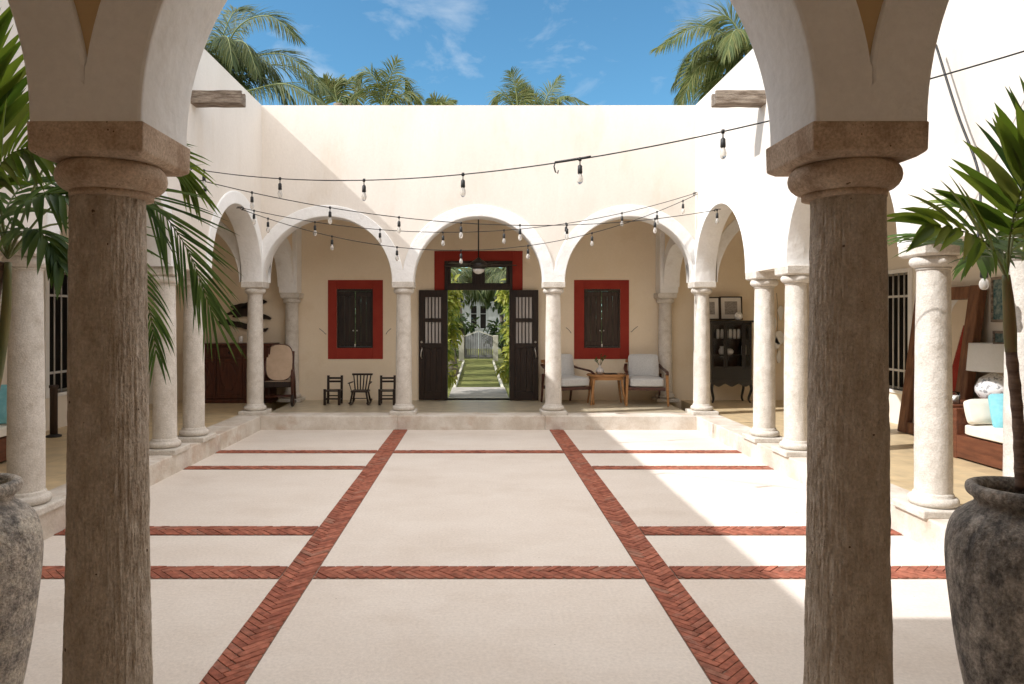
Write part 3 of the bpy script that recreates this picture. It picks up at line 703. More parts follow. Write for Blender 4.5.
pf(rp,ro,[P(1006,275,PY),P(1012,250,PY+.1),P(1035,240,PY+.3),P(1070,270,PY+.4)],12,.32,.05,.6,'leafA',start=.3,a0=60,a1=25,lift=.2)
pf(rp,ro,[P(1006,276,PY),P(1003,258,PY+.25),P(993,246,PY+.5),P(980,258,PY+.7)],10,.26,.05,.9,'leafB',start=.3,a0=60,a1=25,lift=.1)
pf(rp,ro,[P(1006,276,PY),P(1000,245,PY+.2),P(985,215,PY+.4),P(962,205,PY+.55)],10,.28,.05,.5,'leafA',start=.35,a0=60,a1=22,lift=.1,nrm=(.1,-.7,.7))
# left palm: stems leave the pot, fronds arch over and behind the near column
lp=empty('potted_palm',(pxl,PY,.97),'full leafy palm in the left urn with fronds behind the near column','plant'); lo=Vector(lp.location)
t=MB(); t.tube([p-lo for p in spline([P(-34,486,PY),P(-14,420,PY),P(4,330,PY),P(8,262,PY)],16)],[.024]*9+[.022,.02,.019,.018,.017,.016,.015,.013],12); t.build('trunk',M['crownshaft'],lp)
t=MB(); t.tube([p-lo for p in spline([P(-40,486,PY),P(-24,400,PY-.05),P(-8,310,PY),P(2,262,PY)],16)],[.02]*17,10); t.build('trunk',M['trunkring'],lp)
c0=P(8,258,PY)
V=(.1,-.9,.4)
pf(lp,lo,[c0,P(55,205,PY+.10),P(130,186,PY+.22),P(182,240,PY+.30),P(212,312,PY+.34)],36,.37,.013,.25,'leafB',start=.35,a0=58,a1=14,lift=.06,nrm=V)
pf(lp,lo,[c0,P(50,160,PY+.2),P(110,140,PY+.35),P(165,152,PY+.45),P(192,185,PY+.5)],26,.28,.02,.5,'leafA',start=.35,a0=50,a1=14,lift=.08,nrm=V)
pf(lp,lo,[c0,P(50,225,PY+.2),P(110,235,PY+.35),P(146,300,PY+.45),P(156,350,PY+.45)],26,.26,.014,.8,'leafB',start=.3,a0=60,a1=20,lift=.1,nrm=V)
pf(lp,lo,[c0,P(16,215,PY-.05),P(44,195,PY-.15),P(85,200,PY-.2)],16,.28,.038,.9,'leafB',start=.25,a0=62,a1=22,lift=.12,nrm=(.1,-.6,.8))
pf(lp,lo,[c0,P(-8,190,PY-.1),P(15,152,PY-.2),P(62,150,PY-.28)],18,.30,.04,.6,'leafA',start=.32,a0=58,a1=20,lift=.12,nrm=V)
pf(lp,lo,[c0,P(-8,150,PY),P(-20,80,PY-.05),P(-28,-20,PY-.1)],22,.36,.05,.12,'leafA',start=.35,a0=60,a1=30,lift=.08,nrm=(0,-1,.1))
pf(lp,lo,[c0,P(-15,170,PY+.2),P(-30,100,PY+.3),P(-45,20,PY+.3)],20,.40,.045,.12,'leafA',start=.3,a0=62,a1=30,lift=.1,nrm=(0,-1,.1))
pf(lp,lo,[c0,P(4,215,PY+.3),P(35,180,PY+.5),P(95,205,PY+.7)],20,.30,.034,.8,'leafB',start=.3,a0=62,a1=25,lift=.12,nrm=(.1,-.6,.8))
pf(lp,lo,[c0,P(-25,220,PY+.1),P(-80,200,PY+.2),P(-140,240,PY+.3)],16,.30,.04,.6,'leafA',start=.3,a0=60,a1=25,lift=.15)
pf(lp,lo,[c0,P(20,235,PY-.1),P(40,232,PY-.2),P(58,262,PY-.25)],12,.22,.04,1.0,'leafB',start=.3,a0=60,a1=25,lift=.1)

# ------------------------------------------------------------------ furniture in the back gallery
# mahogany sideboard
def at(par,mb,name,mat,bevel=0,label=None,sub=0):
    o=mb.build(name,mat,bevel=bevel,sub=sub); o.parent=par
    if label: o['label']=label
    return o
sb=empty('sideboard',(-4.45,12.72,gz),'carved mahogany sideboard behind the left columns','sideboard')
m=MB().box(-.72,.72,-.20,.22,.07,1.02); at(sb,m,'body',M['mahogany'],.006)
at(sb,MB().box(-.77,.77,-.24,.24,1.02,1.07),'top',M['mahogany'],.01)
at(sb,MB().box(-.75,.75,-.22,.22,0,.07),'base',M['mahogany'],.01)
for k in range(3):
    x0=-.70+k*.47; 
    d=at(sb,MB().box(x0,x0+.455,-.222,-.198,.82,.99),'drawer',M['mahogany'],.005); at(d,MB().lathe([(.016,0),(.02,.015),(.01,.025)],c=(x0+.228,-.222,.905),n=10,axis=Matrix.Rotation(R(90),3,'X')),'knob',M['darkwood'])
    dm=MB().box(x0,x0+.455,-.218,-.198,.09,.80)
    cx=x0+.228; 
    ov=[Vector((cx+.13*math.cos(2*math.pi*q/28)*(1+.12*math.cos(8*math.pi*q/28)),-.218,.46+.24*math.sin(2*math.pi*q/28)*(1+.08*math.cos(8*math.pi*q/28)))) for q in range(28)]
    dm.prism(ov,(0,-.016,0)); dm.box(x0+.03,x0+.05,-.226,-.218,.14,.75); dm.box(x0+.405,x0+.425,-.226,-.218,.14,.75); dm.box(x0+.05,x0+.405,-.226,-.218,.73,.75); dm.box(x0+.05,x0+.405,-.226,-.218,.14,.16)
    at(sb,dm,'door',M['mahogany'],.004)
def vessel(name,prof,loc,mat,label,cat,n=20,group=None):
    return tag(MB().lathe(prof,n=n).build(name,mat,loc=None) if False else _v(name,prof,loc,mat,n),label,cat,group)
def _v(name,prof,loc,mat,n):
    o=MB().lathe(prof,n=n).build(name,mat); o.location=loc; return o
vessel('glass_jar',[(.03,0),(.04,.01),(.04,.10),(.03,.12),(.03,.13)],(-4.30,12.66,gz+1.07),M['china'],'slim pale jar on the mahogany sideboard','jar')
vessel('white_bowl',[(.025,0),(.05,.03),(.062,.07),(.055,.10),(.05,.105)],(-4.10,12.66,gz+1.07),M['china'],'round white bowl on the right of the mahogany sideboard','bowl')
# dark carving on the wall above
cv=empty('wood_carving',(-4.35,BW-.03,1.75),'dark carved wood pieces hung above the sideboard','wall art')
for q_,(dx,dz,l,h) in enumerate(((.10,.24,.34,.055),(-.02,.10,.30,.05),(.16,.02,.36,.06),(-.10,-.14,.40,.055),(.30,-.20,.16,.035))):
    pts=[]
    for q in range(41):
        u=-1+q/20; e=max(0,1-u*u)**.5
        pts.append((u,e))
    up=[Vector((dx+l*u,0,dz+h*e*(1+.5*noise.noise(Vector((u*3,q_*5,0))))+.05*math.sin(2.2*u+q_))) for u,e in pts]
    dn=[Vector((dx+l*u,0,dz-h*e*(1+.6*noise.noise(Vector((u*3.4,q_*5,7))))+.05*math.sin(2.2*u+q_)-.002)) for u,e in pts]
    at(cv,MB().prism(up+dn[::-1],(0,-.035,0)),'carved_piece',M['darkwood'],.006)

# bentwood rocking chair
rc=empty('rocking_chair',(-3.53,12.35,gz),'bentwood rocking chair with tall cane back beside the corner column','rocking chair',rz=R(10))
def oval(cx,cz,w,h,n,y,tilt,p=3.2):
    out=[]
    for q in range(n):
        a=2*math.pi*q/n; c,s=math.cos(a),math.sin(a)
        x=w/2*math.copysign(abs(c)**(2/p),c); z=h/2*math.copysign(abs(s)**(2/p),s)
        out.append(Vector((cx+x,y+tilt*(z+h/2),cz+h/2+z)))
    return out
bk=oval(0,.42,.45,.62,36,.10,.28)
at(rc,MB().prism([p+Vector((0,-.022,0)) for p in bk],(0,.014,0)),'cane_back',M['cane'])
at(rc,MB().tube(bk+[bk[0]],.015,8,caps=False),'back_hoop',M['mahogany'])
st=[Vector((.24*math.copysign(abs(math.cos(a))**.7,math.cos(a)),-.13+.24*math.copysign(abs(math.sin(a))**.7,math.sin(a)),.40)) for a in [2*math.pi*q/30 for q in range(30)]]
at(rc,MB().prism([p+Vector((0,0,-.01)) for p in st],(0,0,.02)),'cane_seat',M['cane'])
at(rc,MB().box(-.245,.245,-.39,-.355,.335,.435),'seat_front',M['darkwood'],.008)
at(rc,MB().tube(st+[st[0]],.018,8,caps=False),'seat_hoop',M['darkwood'])
for s in (-1,1):
    x=s*.27
    rk=[(x,-.42+.02,.20),(x,-.47,.09),(x,-.40,.03),(x,-.2,.016),(x,.05,.016),(x,.30,.035),(x,.48,.10),(x,.55,.17)]
    at(rc,MB().tube(spline(rk,30),.024,8),'rocker',M['darkwood'])
    lp_=[(x,-.40,.22),(x,-.44,.35),(x,-.46,.52),(x,-.40,.62),(x,-.31,.60),(x,-.30,.50),(x,-.36,.38),(x,-.30,.22),(x,-.18,.03)]
    at(rc,MB().tube(spline(lp_,40),.021,8),'arm_scroll',M['mahogany'])
    lg=[(x,.28,.04),(x,.12,.25),(x,.08,.42),(s*.24,.16,.66),(s*.235,.28,.92)]
    at(rc,MB().tube(spline(lg,24),.02,8),'rear_leg',M['mahogany'])
at(rc,MB().tube([(-.27,-.30,.17),(.27,-.30,.17)],.012,8),'stretcher',M['mahogany'])
at(rc,MB().tube([(-.27,.20,.14),(.27,.20,.14)],.012,8),'stretcher',M['mahogany'])

# small wooden child chairs
def child_chair(x,label):
    c=empty('child_chair',(x,12.36,gz),label,'child chair','two small ladder back chairs')
    for s in (-1,1):
        at(c,MB().bar((s*.125,-.13,0),(s*.125,-.13,.28),.042,.042),'leg',M['darkwood'],.003)
        at(c,MB().bar((s*.12,.11,0),(s*.12,.14,.50),.040,.040),'leg',M['darkwood'],.003)
        at(c,MB().bar((s*.122,-.12,.09),(s*.12,.11,.09),.014,.018),'stretcher',M['darkwood'])
    at(c,MB().box(-.135,.135,-.14,.13,.235,.255),'seat',M['darkwood'],.005)
    for z,h in ((.435,.035),(.375,.035)): at(c,MB().box(-.115,.115,.112+.03*z,.127+.03*z,z,z+h),'back_slat',M['darkwood'],.004)
    at(c,MB().bar((-.12,-.13,.11),(.12,-.13,.11),.016,.03),'stretcher',M['darkwood']); at(c,MB().bar((-.12,.11,.14),(.12,.11,.14),.014,.02),'stretcher',M['darkwood'])
    return c
cc=child_chair(-2.56,'small ladder back chair left of the little rocker')
dup(cc,(-1.61,12.36,gz),R(3),'small ladder back chair right of the little rocker, by a column')
cr=empty('child_rocker',(-2.08,12.34,gz),'little spindle back rocking chair between two child chairs','child rocker')
at(cr,MB().box(-.15,.15,-.15,.14,.225,.25),'seat',M['darkwood'],.008)
for q in range(6):
    t=q/5*2-1; at(cr,MB().tube([(t*.115,.12,.25),(t*.155,.20,.51)],.012,6),'spindle',M['darkwood'])
at(cr,MB().bar((-.185,.205,.515),(.185,.205,.515),.02,.035),'top_rail',M['darkwood'],.005)
for s in (-1,1):
    at(cr,MB().tube([(s*.12,-.12,.23),(s*.155,-.14,.035)],.017,8),'leg',M['darkwood']); at(cr,MB().tube([(s*.12,.10,.23),(s*.155,.14,.03)],.017,8),'leg',M['darkwood'])
    at(cr,MB().tube(spline([(s*.155,-.24,.05),(s*.155,-.10,.018),(s*.155,.08,.018),(s*.155,.26,.06)],14),.017,8),'rocker',M['darkwood'])
    at(cr,MB().bar((s*.185,-.14,.385),(s*.165,.165,.385),.03,.014),'armrest',M['darkwood']); at(cr,MB().tube([(s*.14,-.11,.25),(s*.18,-.115,.385)],.008,6),'arm_post',M['darkwood'])
at(cr,MB().tube([(-.14,-.13,.12),(.14,-.13,.12)],.009,6),'stretcher',M['darkwood'])

# armchairs with grey cushions
def cushion(w,d,h,name,mat,par,M4,puff=.5):
    bm=bmesh.new(); bmesh.ops.create_cube(bm,size=1); bmesh.ops.subdivide_edges(bm,edges=bm.edges[:],cuts=5,use_grid_fill=True)
    for v in bm.verts:
        x,y,z=v.co*2
        e=max(abs(x),abs(y)); k=(1-puff*e**5); 
        v.co=Vector((x*w/2*(1-.035*(y*y)),y*d/2*(1-.035*(x*x)),z*h/2*k+ .006*noise.noise(Vector((x*2+w,y*2,z)))))
    bm.transform(M4); me=bpy.data.meshes.new(name); bm.to_mesh(me); bm.free(); me.materials.append(mat)
    for p in me.polygons: p.use_smooth=True
    o=bpy.data.objects.new(name,me); COL.objects.link(o); o.parent=par
    s=o.modifiers.new('sub','SUBSURF'); s.levels=1; s.render_levels=2
    return o
T=Matrix.Translation; RX=lambda a:Matrix.Rotation(R(a),4,'X'); RY=lambda a:Matrix.Rotation(R(a),4,'Y'); RZ=lambda a:Matrix.Rotation(R(a),4,'Z')
def armchair(loc,rz,label):
    c=empty('armchair',loc,label,'armchair','wooden armchairs with grey cushions',rz)
    cushion(.60,.62,.19,'seat_cushion',M['greyfab'],c,T((0,-.03,.405)),.3)
    cushion(.54,.48,.17,'back_cushion',M['greyfab'],c,T((0,.20,.635))@RX(80),.6)
    f=MB().box(-.31,.31,-.33,-.30,.27,.325); f.box(-.31,.31,.26,.29,.25,.31); f.box(-.31,-.28,-.30,.26,.26,.315); f.box(.28,.31,-.30,.26,.26,.315)
    for q in range(4): f.box(-.28+.16*q,-.20+.16*q,-.30,.26,.285,.305)
    at(c,f,'seat_frame',M['mahogany'],.005)
    bf=MB(); 
    for q in range(5): bf.bar((-.24+.12*q,.29,.31),(-.24+.12*q,.37,.74),.03,.014)
    bf.bar((-.30,.375,.74),(.30,.375,.74),.02,.06); at(c,bf,'back_frame',M['teak'],.004)
    for s in (-1,1):
        at(c,MB().bar((s*.355,-.33,0),(s*.335,-.30,.55),.036,.038,w2=.050,d2=.055),'leg',M['teak'],.006)
        at(c,MB().bar((s*.30,.36,0),(s*.315,.27,.52),.03,.03,w2=.04,d2=.045),'leg',M['mahogany'],.006)
        ar=spline([(s*.34,-.36,.545),(s*.345,-.25,.585),(s*.34,-.02,.605),(s*.32,.20,.63),(s*.29,.36,.68)],18)
        am=MB(); 
        for k in range(len(ar)-1): am.bar(ar[k],ar[k+1]+(ar[k+1]-ar[k])*.15,.055 if k>3 else .045,.026)
        at(c,am,'armrest',M['mahogany'],.004)
    return c
ac=armchair((2.95,12.42,gz),R(-6),'grey cushioned wooden armchair facing the court beside the right corner column')
a2=dup(ac,(1.56,12.46,gz),R(24),'grey cushioned wooden armchair turned sideways behind the door column')
# side table
tb=empty('side_table',(2.26,12.38,gz),'low teak side table between the two armchairs','side table')
top=[Vector((.34*math.copysign(abs(math.cos(a))**.6,math.cos(a)),.24*math.copysign(abs(math.sin(a))**.6,math.sin(a)),.50)) for a in [2*math.pi*q/32 for q in range(32)]]
at(tb,MB().prism(top,(0,0,.035)),'table_top',M['teak'],.008)
at(tb,MB().prism([Vector((p.x*.88,p.y*.86,.44)) for p in top],(0,0,.058)),'apron',M['teak'])
for sx in (-1,1):
    for sy in (-1,1): at(tb,MB().bar((sx*.30,sy*.19,0),(sx*.24,sy*.15,.46),.028,.03,w2=.045,d2=.045),'leg',M['teak'],.005)
vs=empty('bud_vase',(2.14,12.34,gz+.536),'small glass vase with dark sprigs on the teak table','vase')
at(vs,MB().lathe([(.03,0),(.065,.02),(.075,.06),(.055,.10),(.025,.125),(.022,.15),(.03,.165)],n=20,caps=False),'glass_body',M['frosted'])
sp_=MB(); rr=random.Random(5)
for q in range(5):
    e=Vector((rr.uniform(-.10,.10),rr.uniform(-.04,.04),rr.uniform(.24,.36))); sp_.tube([(0,0,.12),e*.6+Vector((0,0,.05)),e],.003,5)
    for z in range(4): strip(sp_,e*(.75+.08*z),Vector((rr.uniform(-1,1),rr.uniform(-1,1),.6)),Vector((0,-1,.1)),.05,.022,.3,3)
at(vs,sp_,'sprigs',M['bush'])
tag(MB().box(2.22,2.44,12.28,12.42,gz+.536,gz+.552).build('wooden_tray',M['darkwood'],bevel=.004),'thin dark tray lying on the teak table','tray')

# hooks beside the windows
for i,(x,z,lab) in enumerate(((-2.83,1.44,'iron hammock hook left of the left shuttered window'),(-1.71,1.44,'iron hammock hook right of the left shuttered window'),(1.71,1.46,'iron hammock hook left of the right shuttered window'),(2.83,1.48,'iron hammock hook right of the right shuttered window'))):
    s=1 if i%2 else -1
    tag(MB().tube(spline([(x,BW,z),(x,BW-.06,z),(x+s*.04,BW-.10,z+.05),(x+s*.10,BW-.12,z+.10)],10),.0045,6).build('wall_hook',M['rubber']),lab,'hook','hammock hooks in the back wall')

# ceiling fans
def fan(loc,label,rz,drop):
    f=empty('ceiling_fan',loc,label,'ceiling fan','dark ceiling fans in the galleries',rz)
    at(f,MB().tube([(0,0,.12),(0,0,drop)],.012,8),'rod',M['black'])
    at(f,MB().lathe([(.05,drop-.06),(.06,drop-.04),(.06,drop)],n=20),'canopy',M['black'])
    at(f,MB().lathe([(.05,-.05),(.12,-.035),(.155,.0),(.15,.05),(.10,.09),(.05,.12),(.02,.15)],n=28),'motor',M['black'])
    at(f,MB().lathe([(.005,-.135),(.05,-.125),(.09,-.095),(.11,-.05)],n=24),'light_bowl',M['china'])
    for k in range(5):
        Mx=Matrix.Rotation(2*math.pi*k/5,4,'Z')
        b=MB().box(.13,.24,-.02,.02,.015,.022,M=Mx); b.box(.22,.66,-.06,.06,.02,.028,M=Mx@T((0,0,0))@Matrix.Rotation(R(9),4,'X')); at(f,b,'blade',M['darkwood'],.004)
    return f
ff=fan((0,12.0,2.62),'dark ceiling fan with white bowl light above the open door',R(8),CEIL-2.62)
dup(ff,(4.75,10.2,2.55),R(30),'dark ceiling fan glimpsed through the far right side arch')

# ------------------------------------------------------------------ right gallery end: china cabinet and pictures
cb=empty('china_cabinet',(4.53,12.72,gz),'black glazed china cabinet on curved legs behind the right columns','cabinet')
W_,D_=.36,.20; b0,b1=.36,1.445
m=MB().box(-W_,W_,D_-.02,D_,b0,b1); m.box(-W_,-W_+.03,-D_,D_-.02,b0,b1); m.box(W_-.03,W_,-D_,D_-.02,b0,b1); m.box(-W_+.03,W_-.03,-D_,D_-.02,b0,.62)
for z in (.84,1.13): m.box(-W_+.03,W_-.03,-D_+.04,D_-.02,z,z+.018)
at(cb,m,'body',M['black'],.004)
at(cb,MB().box(-W_-.03,W_+.03,-D_-.03,D_+.01,b1,b1+.035),'top',M['black'],.008)
ap=[Vector((-W_,-D_-.012,.36))]+[Vector((-W_+2*W_*q/24,-D_-.012,.345-.05*math.sin(q/24*math.pi*3)**2)) for q in range(25)]+[Vector((W_,-D_-.012,.42)),Vector((-W_,-D_-.012,.42))]
at(cb,MB().prism(ap,(0,.02,0)),'apron',M['black'])
for sx in (-1,1):
    for sy in (-1,1):
        at(cb,MB().tube(spline([(sx*(W_-.03),sy*(D_-.03),.38),(sx*(W_-.005),sy*(D_-.01),.25),(sx*(W_-.045),sy*(D_-.04),.08),(sx*(W_-.02),sy*(D_-.02),0)],14),[.03-.001*k for k in range(15)],8),'leg',M['black'])
for x0,x1 in ((-W_+.005,-.115),(-.11,.21),(.215,W_-.005)):
    d=at(cb,frame_mb(x0+.03,x1-.03,.66,1.40,x0,x1,.62,1.44,-D_-.014,-D_+.004),'door',M['black'],.003)
    at(d,MB().box(x0+.03,x1-.03,-D_-.006,-D_-.002,.66,1.40),'glass_pane',M['glass'])
def inside(name,prof,dx,z,lab,cat,gr,n=14): return vessel(name,prof,(4.53+dx,12.72+.0,gz+z),M['china'],lab,cat,n,gr)
tall=[(.022,0),(.03,.02),(.03,.13),(.024,.17),(.02,.175)]
for q in range(6):
    vessel('white_cup',tall,(4.53-.20+.075*q,12.66,gz+1.148),M['china'],'slim white tumbler on the upper cabinet shelf','tumbler',14,'white tumblers on the upper cabinet shelf')
vessel('white_jug',[(.03,0),(.055,.03),(.06,.08),(.035,.13),(.04,.16)],(4.40,12.66,gz+.858),M['china'],'white jug on the lower cabinet shelf, left','jug',16)
vessel('white_teapot',[(.03,0),(.065,.03),(.07,.07),(.05,.10),(.02,.115)],(4.54,12.66,gz+.858),M['china'],'round white teapot on the lower cabinet shelf, middle','teapot',16)
vessel('white_canister',[(.045,0),(.05,.01),(.05,.16),(.04,.17)],(4.80,12.66,gz+.858),M['china'],'white canister on the lower cabinet shelf, right','canister',16)
def picture(x0,x1,z0,z1,y,label,art='print',lean=.04,fm='darkwood',border=.09):
    cx=(x0+x1)/2; w=(x1-x0)/2; h=z1-z0
    o=empty('framed_picture',(cx,y,z0),label,'picture'); o.rotation_euler=(-math.atan(lean/h*2)*0-.08*(lean>0),0,0)
    at(o,frame_mb(-w+.02,w-.02,.02,h-.02,-w,w,0,h,-.02,.012),'frame',M[fm],.003)
    at(o,MB().box(-w+.02,w-.02,-.006,.004,.02,h-.02),'mount',M['paper'])
    at(o,MB().box(-w+border,w-border,-.009,-.006,border+.01,h-border),'print',M[art]); return o
picture(4.06,4.42,1.70,2.12,12.82,'framed print on the black cabinet, partly behind the corner column')
picture(4.43,4.84,1.70,2.13,12.84,'framed print standing on the black cabinet, right of its twin')
vessel('shell_ball',[(.01,0),(.05,.015),(.075,.06),(.075,.09),(.05,.135),(.01,.15)],(4.68,12.60,gz+1.482),M['coral'],'white ball ornament before the right framed print','ornament')
# white hanging on the end wall
hg=empty('shell_hanging',(5.53,BW-.06,1.95),'string of white shell shapes hanging on the wall between the right columns','wall hanging')
at(hg,MB().tube([(0,.05,.25),(0,0,0),(0,0,-1.05)],.003,5),'cord',M['rubber'])
rr=random.Random(9)
for q,(dx,dz,w_,h_) in enumerate(((.05,-.12,.05,.14),(-.07,-.33,.04,.16),(.03,-.58,.10,.13),(-.05,-.68,.08,.12),(.02,-.93,.04,.12))):
    pts=[Vector((dx+w_*math.cos(2*math.pi*k/18)*(1+.25*math.sin(6*math.pi*k/18+q)),0,dz+h_*math.sin(2*math.pi*k/18))) for k in range(18)]
    at(hg,MB().prism(pts,(0,-.02,0)),'shell',M['china'],.006)

# ------------------------------------------------------------------ right gallery: mirror, daybed, lamp
mr=empty('leaning_mirror',(5.66,8.79,gz),'huge mirror in a rough brown timber frame leaning on the right wall','mirror')
H_=1.92; tilt=math.atan(.26/H_); Mt=Matrix.Rotation(tilt,4,'Y')
def mbx(y0,y1,z0,z1,x0=-.05,x1=.05): return MB().box(x0,x1,y0,y1,z0,z1,M=Mt)
at(mr,mbx(-.60,-.42,0,H_),'frame_post',M['brownwood'],.012); at(mr,mbx(.42,.60,0,H_),'frame_post',M['brownwood'],.012)
at(mr,mbx(-.43,.43,H_-.16,H_-.005,-.045,.045),'frame_beam',M['brownwood'],.012); at(mr,mbx(-.43,.43,.005,.15,-.045,.045),'frame_beam',M['brownwood'],.012)
at(mr,mbx(-.43,.43,.15,H_-.16,-.005,.005),'mirror_glass',M['mirror'])
def daybed(loc,s,label):
    d=empty('daybed',loc,label,'daybed')
    X=lambda a,b:(min(s*a,s*b),max(s*a,s*b))
    a,b=X(0,.82)
    at(d,MB().box(a,b,-1.6,0,.02,.26),'base',M['redwood'],.008)
    a,b=X(0,.84); at(d,MB().box(a,b,.0,.06,0,.54),'end_panel',M['redwood'],.008)
    cushion(.80,1.56,.15,'seat_cushion',M['whitefab'],d,T((s*.40,-.80,.325)),.3)
    a,b=X(.80,.85); at(d,MB().box(a,b,-1.6,0,.26,.60),'back_panel',M['redwood'],.008)
    return d
db=daybed((5.16,7.56,gz),1,'red brown wooden daybed with ivory seat cushion in the right gallery')
daybed((-4.95,7.62,gz),-1,'wooden daybed with ivory cushion at the left edge of the photo')
def loose(name,w,d,h,M4,mat,label,cat,puff=.7):
    o=cushion(w,d,h,name,mat,None,Matrix.Identity(4),puff); o.matrix_world=M4; return tag(o,label,cat)
loose('bolster_cushion',.68,.27,.17,T((5.50,7.40,gz+.525))@RX(72),M['whitefab'],'ivory bolster leaning on the end of the right daybed','cushion',.5)
loose('throw_pillow',.36,.38,.14,T((5.47,7.20,gz+.55))@RZ(-12)@RX(70),M['aqua'],'turquoise pillow on the right daybed below the lamp','pillow')
loose('throw_pillow',.42,.42,.14,T((-5.10,7.44,gz+.60))@RZ(12)@RX(72),M['aqua'],'turquoise pillow at the far left edge on the left daybed','pillow')
et=empty('end_table',(5.60,7.92,gz),'red brown wooden table behind the right daybed under the lamp','table')
at(et,MB().box(-.46,.42,-.27,.27,.525,.565),'table_top',M['redwood'],.008)
at(et,MB().box(-.42,.38,-.24,.24,.36,.525),'drawer_box',M['redwood'],.005)
for sx in (-.41,.37):
    for sy in (-.22,.22): at(et,MB().box(sx-.025,sx+.025,sy-.025,sy+.025,0,.36),'leg',M['redwood'],.004)
lm=empty('table_lamp',(5.83,7.92,gz+.565),'large lamp with white drum shade and openwork white ball base','lamp')
at(lm,MB().lathe([(.07,0),(.12,.02),(.175,.11),(.18,.17),(.14,.26),(.07,.31),(.03,.33)],n=40),'lamp_base',M['coral'])
at(lm,MB().tube([(0,0,.32),(0,0,.60)],.01,8),'stem',M['steel'])
at(lm,MB().lathe([(.262,.355),(.258,.36),(.235,.665),(.232,.665),(.255,.36),(.258,.352)],n=48,caps=False),'lamp_shade',M['shade'])
cd=empty('candle_jar',(5.30,7.80,gz+.565),'white candle in a short glass on the daybed end table','candle')
at(cd,MB().lathe([(.05,0),(.055,.01),(.055,.13),(.05,.13)],n=24,caps=False),'glass_cup',M['glass']); at(cd,MB().lathe([(.046,.008),(.046,.09)],n=20),'wax',M['china'])
# pictures on the right wall
def wallpic(y0,y1,z0,z1,label):
    o=empty('framed_picture',(XR-.02,(y0+y1)/2,z0),label,'picture',rz=R(-90)); w=(y1-y0)/2; h=z1-z0
    at(o,frame_mb(-w+.03,w-.03,.03,h-.03,-w,w,0,h,-.02,.015),'frame',M['driftwood'],.003); at(o,MB().box(-w+.03,w-.03,-.008,.005,.03,h-.03),'print',M['tealprint']); return o
wallpic(7.55,8.15,1.68,2.20,'teal print in a grey frame on the right wall above the lamp')
wallpic(7.75,8.12,1.42,1.58,'tiny framed picture just above the lamp shade')
# left gallery bits
o=empty('framed_picture',(XL+.02,8.45,1.42),'pale louvred panel in dark frame at the far left edge','picture',rz=R(90))
at(o,frame_mb(-.42,.42,.06,.84,-.48,.48,0,.9,-.03,.015),'frame',M['darkwood'],.004)
lv=MB()
for q in range(14): lv.box(-.42,.42,-.012,-.002,.065+q*.055,.105+q*.055,M=None)
at(o,lv,'louvres',M['whitepaint'])
sd=empty('pedestal_stand',(-5.43,8.95,gz),'dark metal pedestal stand under the left barred window','stand')
at(sd,MB().lathe([(.09,0),(.09,.02),(.03,.04)],n=20),'foot',M['rubber']); at(sd,MB().lathe([(.045,.04),(.045,.62),(.055,.63),(.055,.66)],n=20),'post',M['greywood'])

# ------------------------------------------------------------------ festoon lights
def festoon(label,a,b,sag,us,hook=None):
    a=Vector(a); b=Vector(b); root=empty('string_light',a,label,'string lights','festoon strings across the court')
    f=lambda t:(a.lerp(b,t)-Vector((0,0,4*sag*t*(1-t)))-a)
    at(root,MB().tube([f(q/40) for q in range(41)],.0055,6),'cable',M['rubber'])
    for q_ in (a,b):
        sg=-1 if q_.x<0 else 1; h_=q_-a
        at(root,MB().tube([h_+Vector((sg*.05,0,.01)),h_+Vector((-sg*.03,0,.01)),h_+Vector((-sg*.045,0,-.012)),h_+Vector((-sg*.025,0,-.022))],.006,6),'anchor_hook',M['rubber'])
    for t in us:
        p=f(t); s=MB(); s.tube([p+Vector((0,0,.014)),p-Vector((0,0,.014))],.013,8); s.tube([p,p-Vector((0,0,.05))],.005,6); s.lathe([(.008,-.045),(.018,-.055),(.02,-.11),(.016,-.118)],c=p,n=12)
        so=at(root,s,'bulb_socket',M['rubber'])
        at(so,MB().lathe([(.012,-.118),(.02,-.135),(.026,-.16),(.022,-.185),(.010,-.20),(.002,-.203)],c=p,n=14),'bulb',M['bulb'])
    if hook:
        p=f(hook); q=f(hook+.035)
        at(root,MB().tube([p,p+Vector((-.008,0,-.03)),p+Vector((.004,0,-.075)),p+Vector((.022,0,-.085)),p+Vector((.028,0,-.06))],.006,6).tube([f(hook+.005*k)+Vector((0,0,.006)) for k in range(9)],.010,6),'cable_hook',M['rubber'])
    return root
def bulbmat():
    m,nt,b=new_mat('clear_bulb'); b.inputs['Base Color'].default_value=(.95,.93,.88,1); b.inputs['Roughness'].default_value=.08; b.inputs['Transmission Weight'].default_value=.65; b.inputs['IOR'].default_value=1.2; return m
M['bulb']=bulbmat()
zA=HC+151*8.14/F
def tpx(a,b,pxs):
    # parameter along the string where it crosses given columns of the photograph
    out=[]
    for px in pxs:
        lo,hi=0,1
        for _ in range(40):
            m=(lo+hi)/2; p=Vector(a).lerp(Vector(b),m)
            if VX+p.x*F/p.y<px: lo=m
            else: hi=m
        out.append(lo)
    return out
A=((-3.375,8.14,zA),(3.375,4.15,HC+(319-44)*4.15/F)); festoon('lowest hanging front string of bulbs, crossing the court nearest the viewer',*A,.41,tpx(*A,(204,280,364,463,580,723)),hook=tpx(*A,(555,))[0])
B=((-3.375,8.2,3.37),(3.375,9.9,3.26)); festoon('second string of bulbs, from the left wall to the right side arch',*B,.37,tpx(*B,(205,252,330,399,461,520,567,655,719)))
C=((-3.36,9.9,3.29),(3.37,10.85,3.67)); festoon('upper of two strings starting in the left side arch',*C,.47,tpx(*C,(254,315,380,443,504,566,622)))
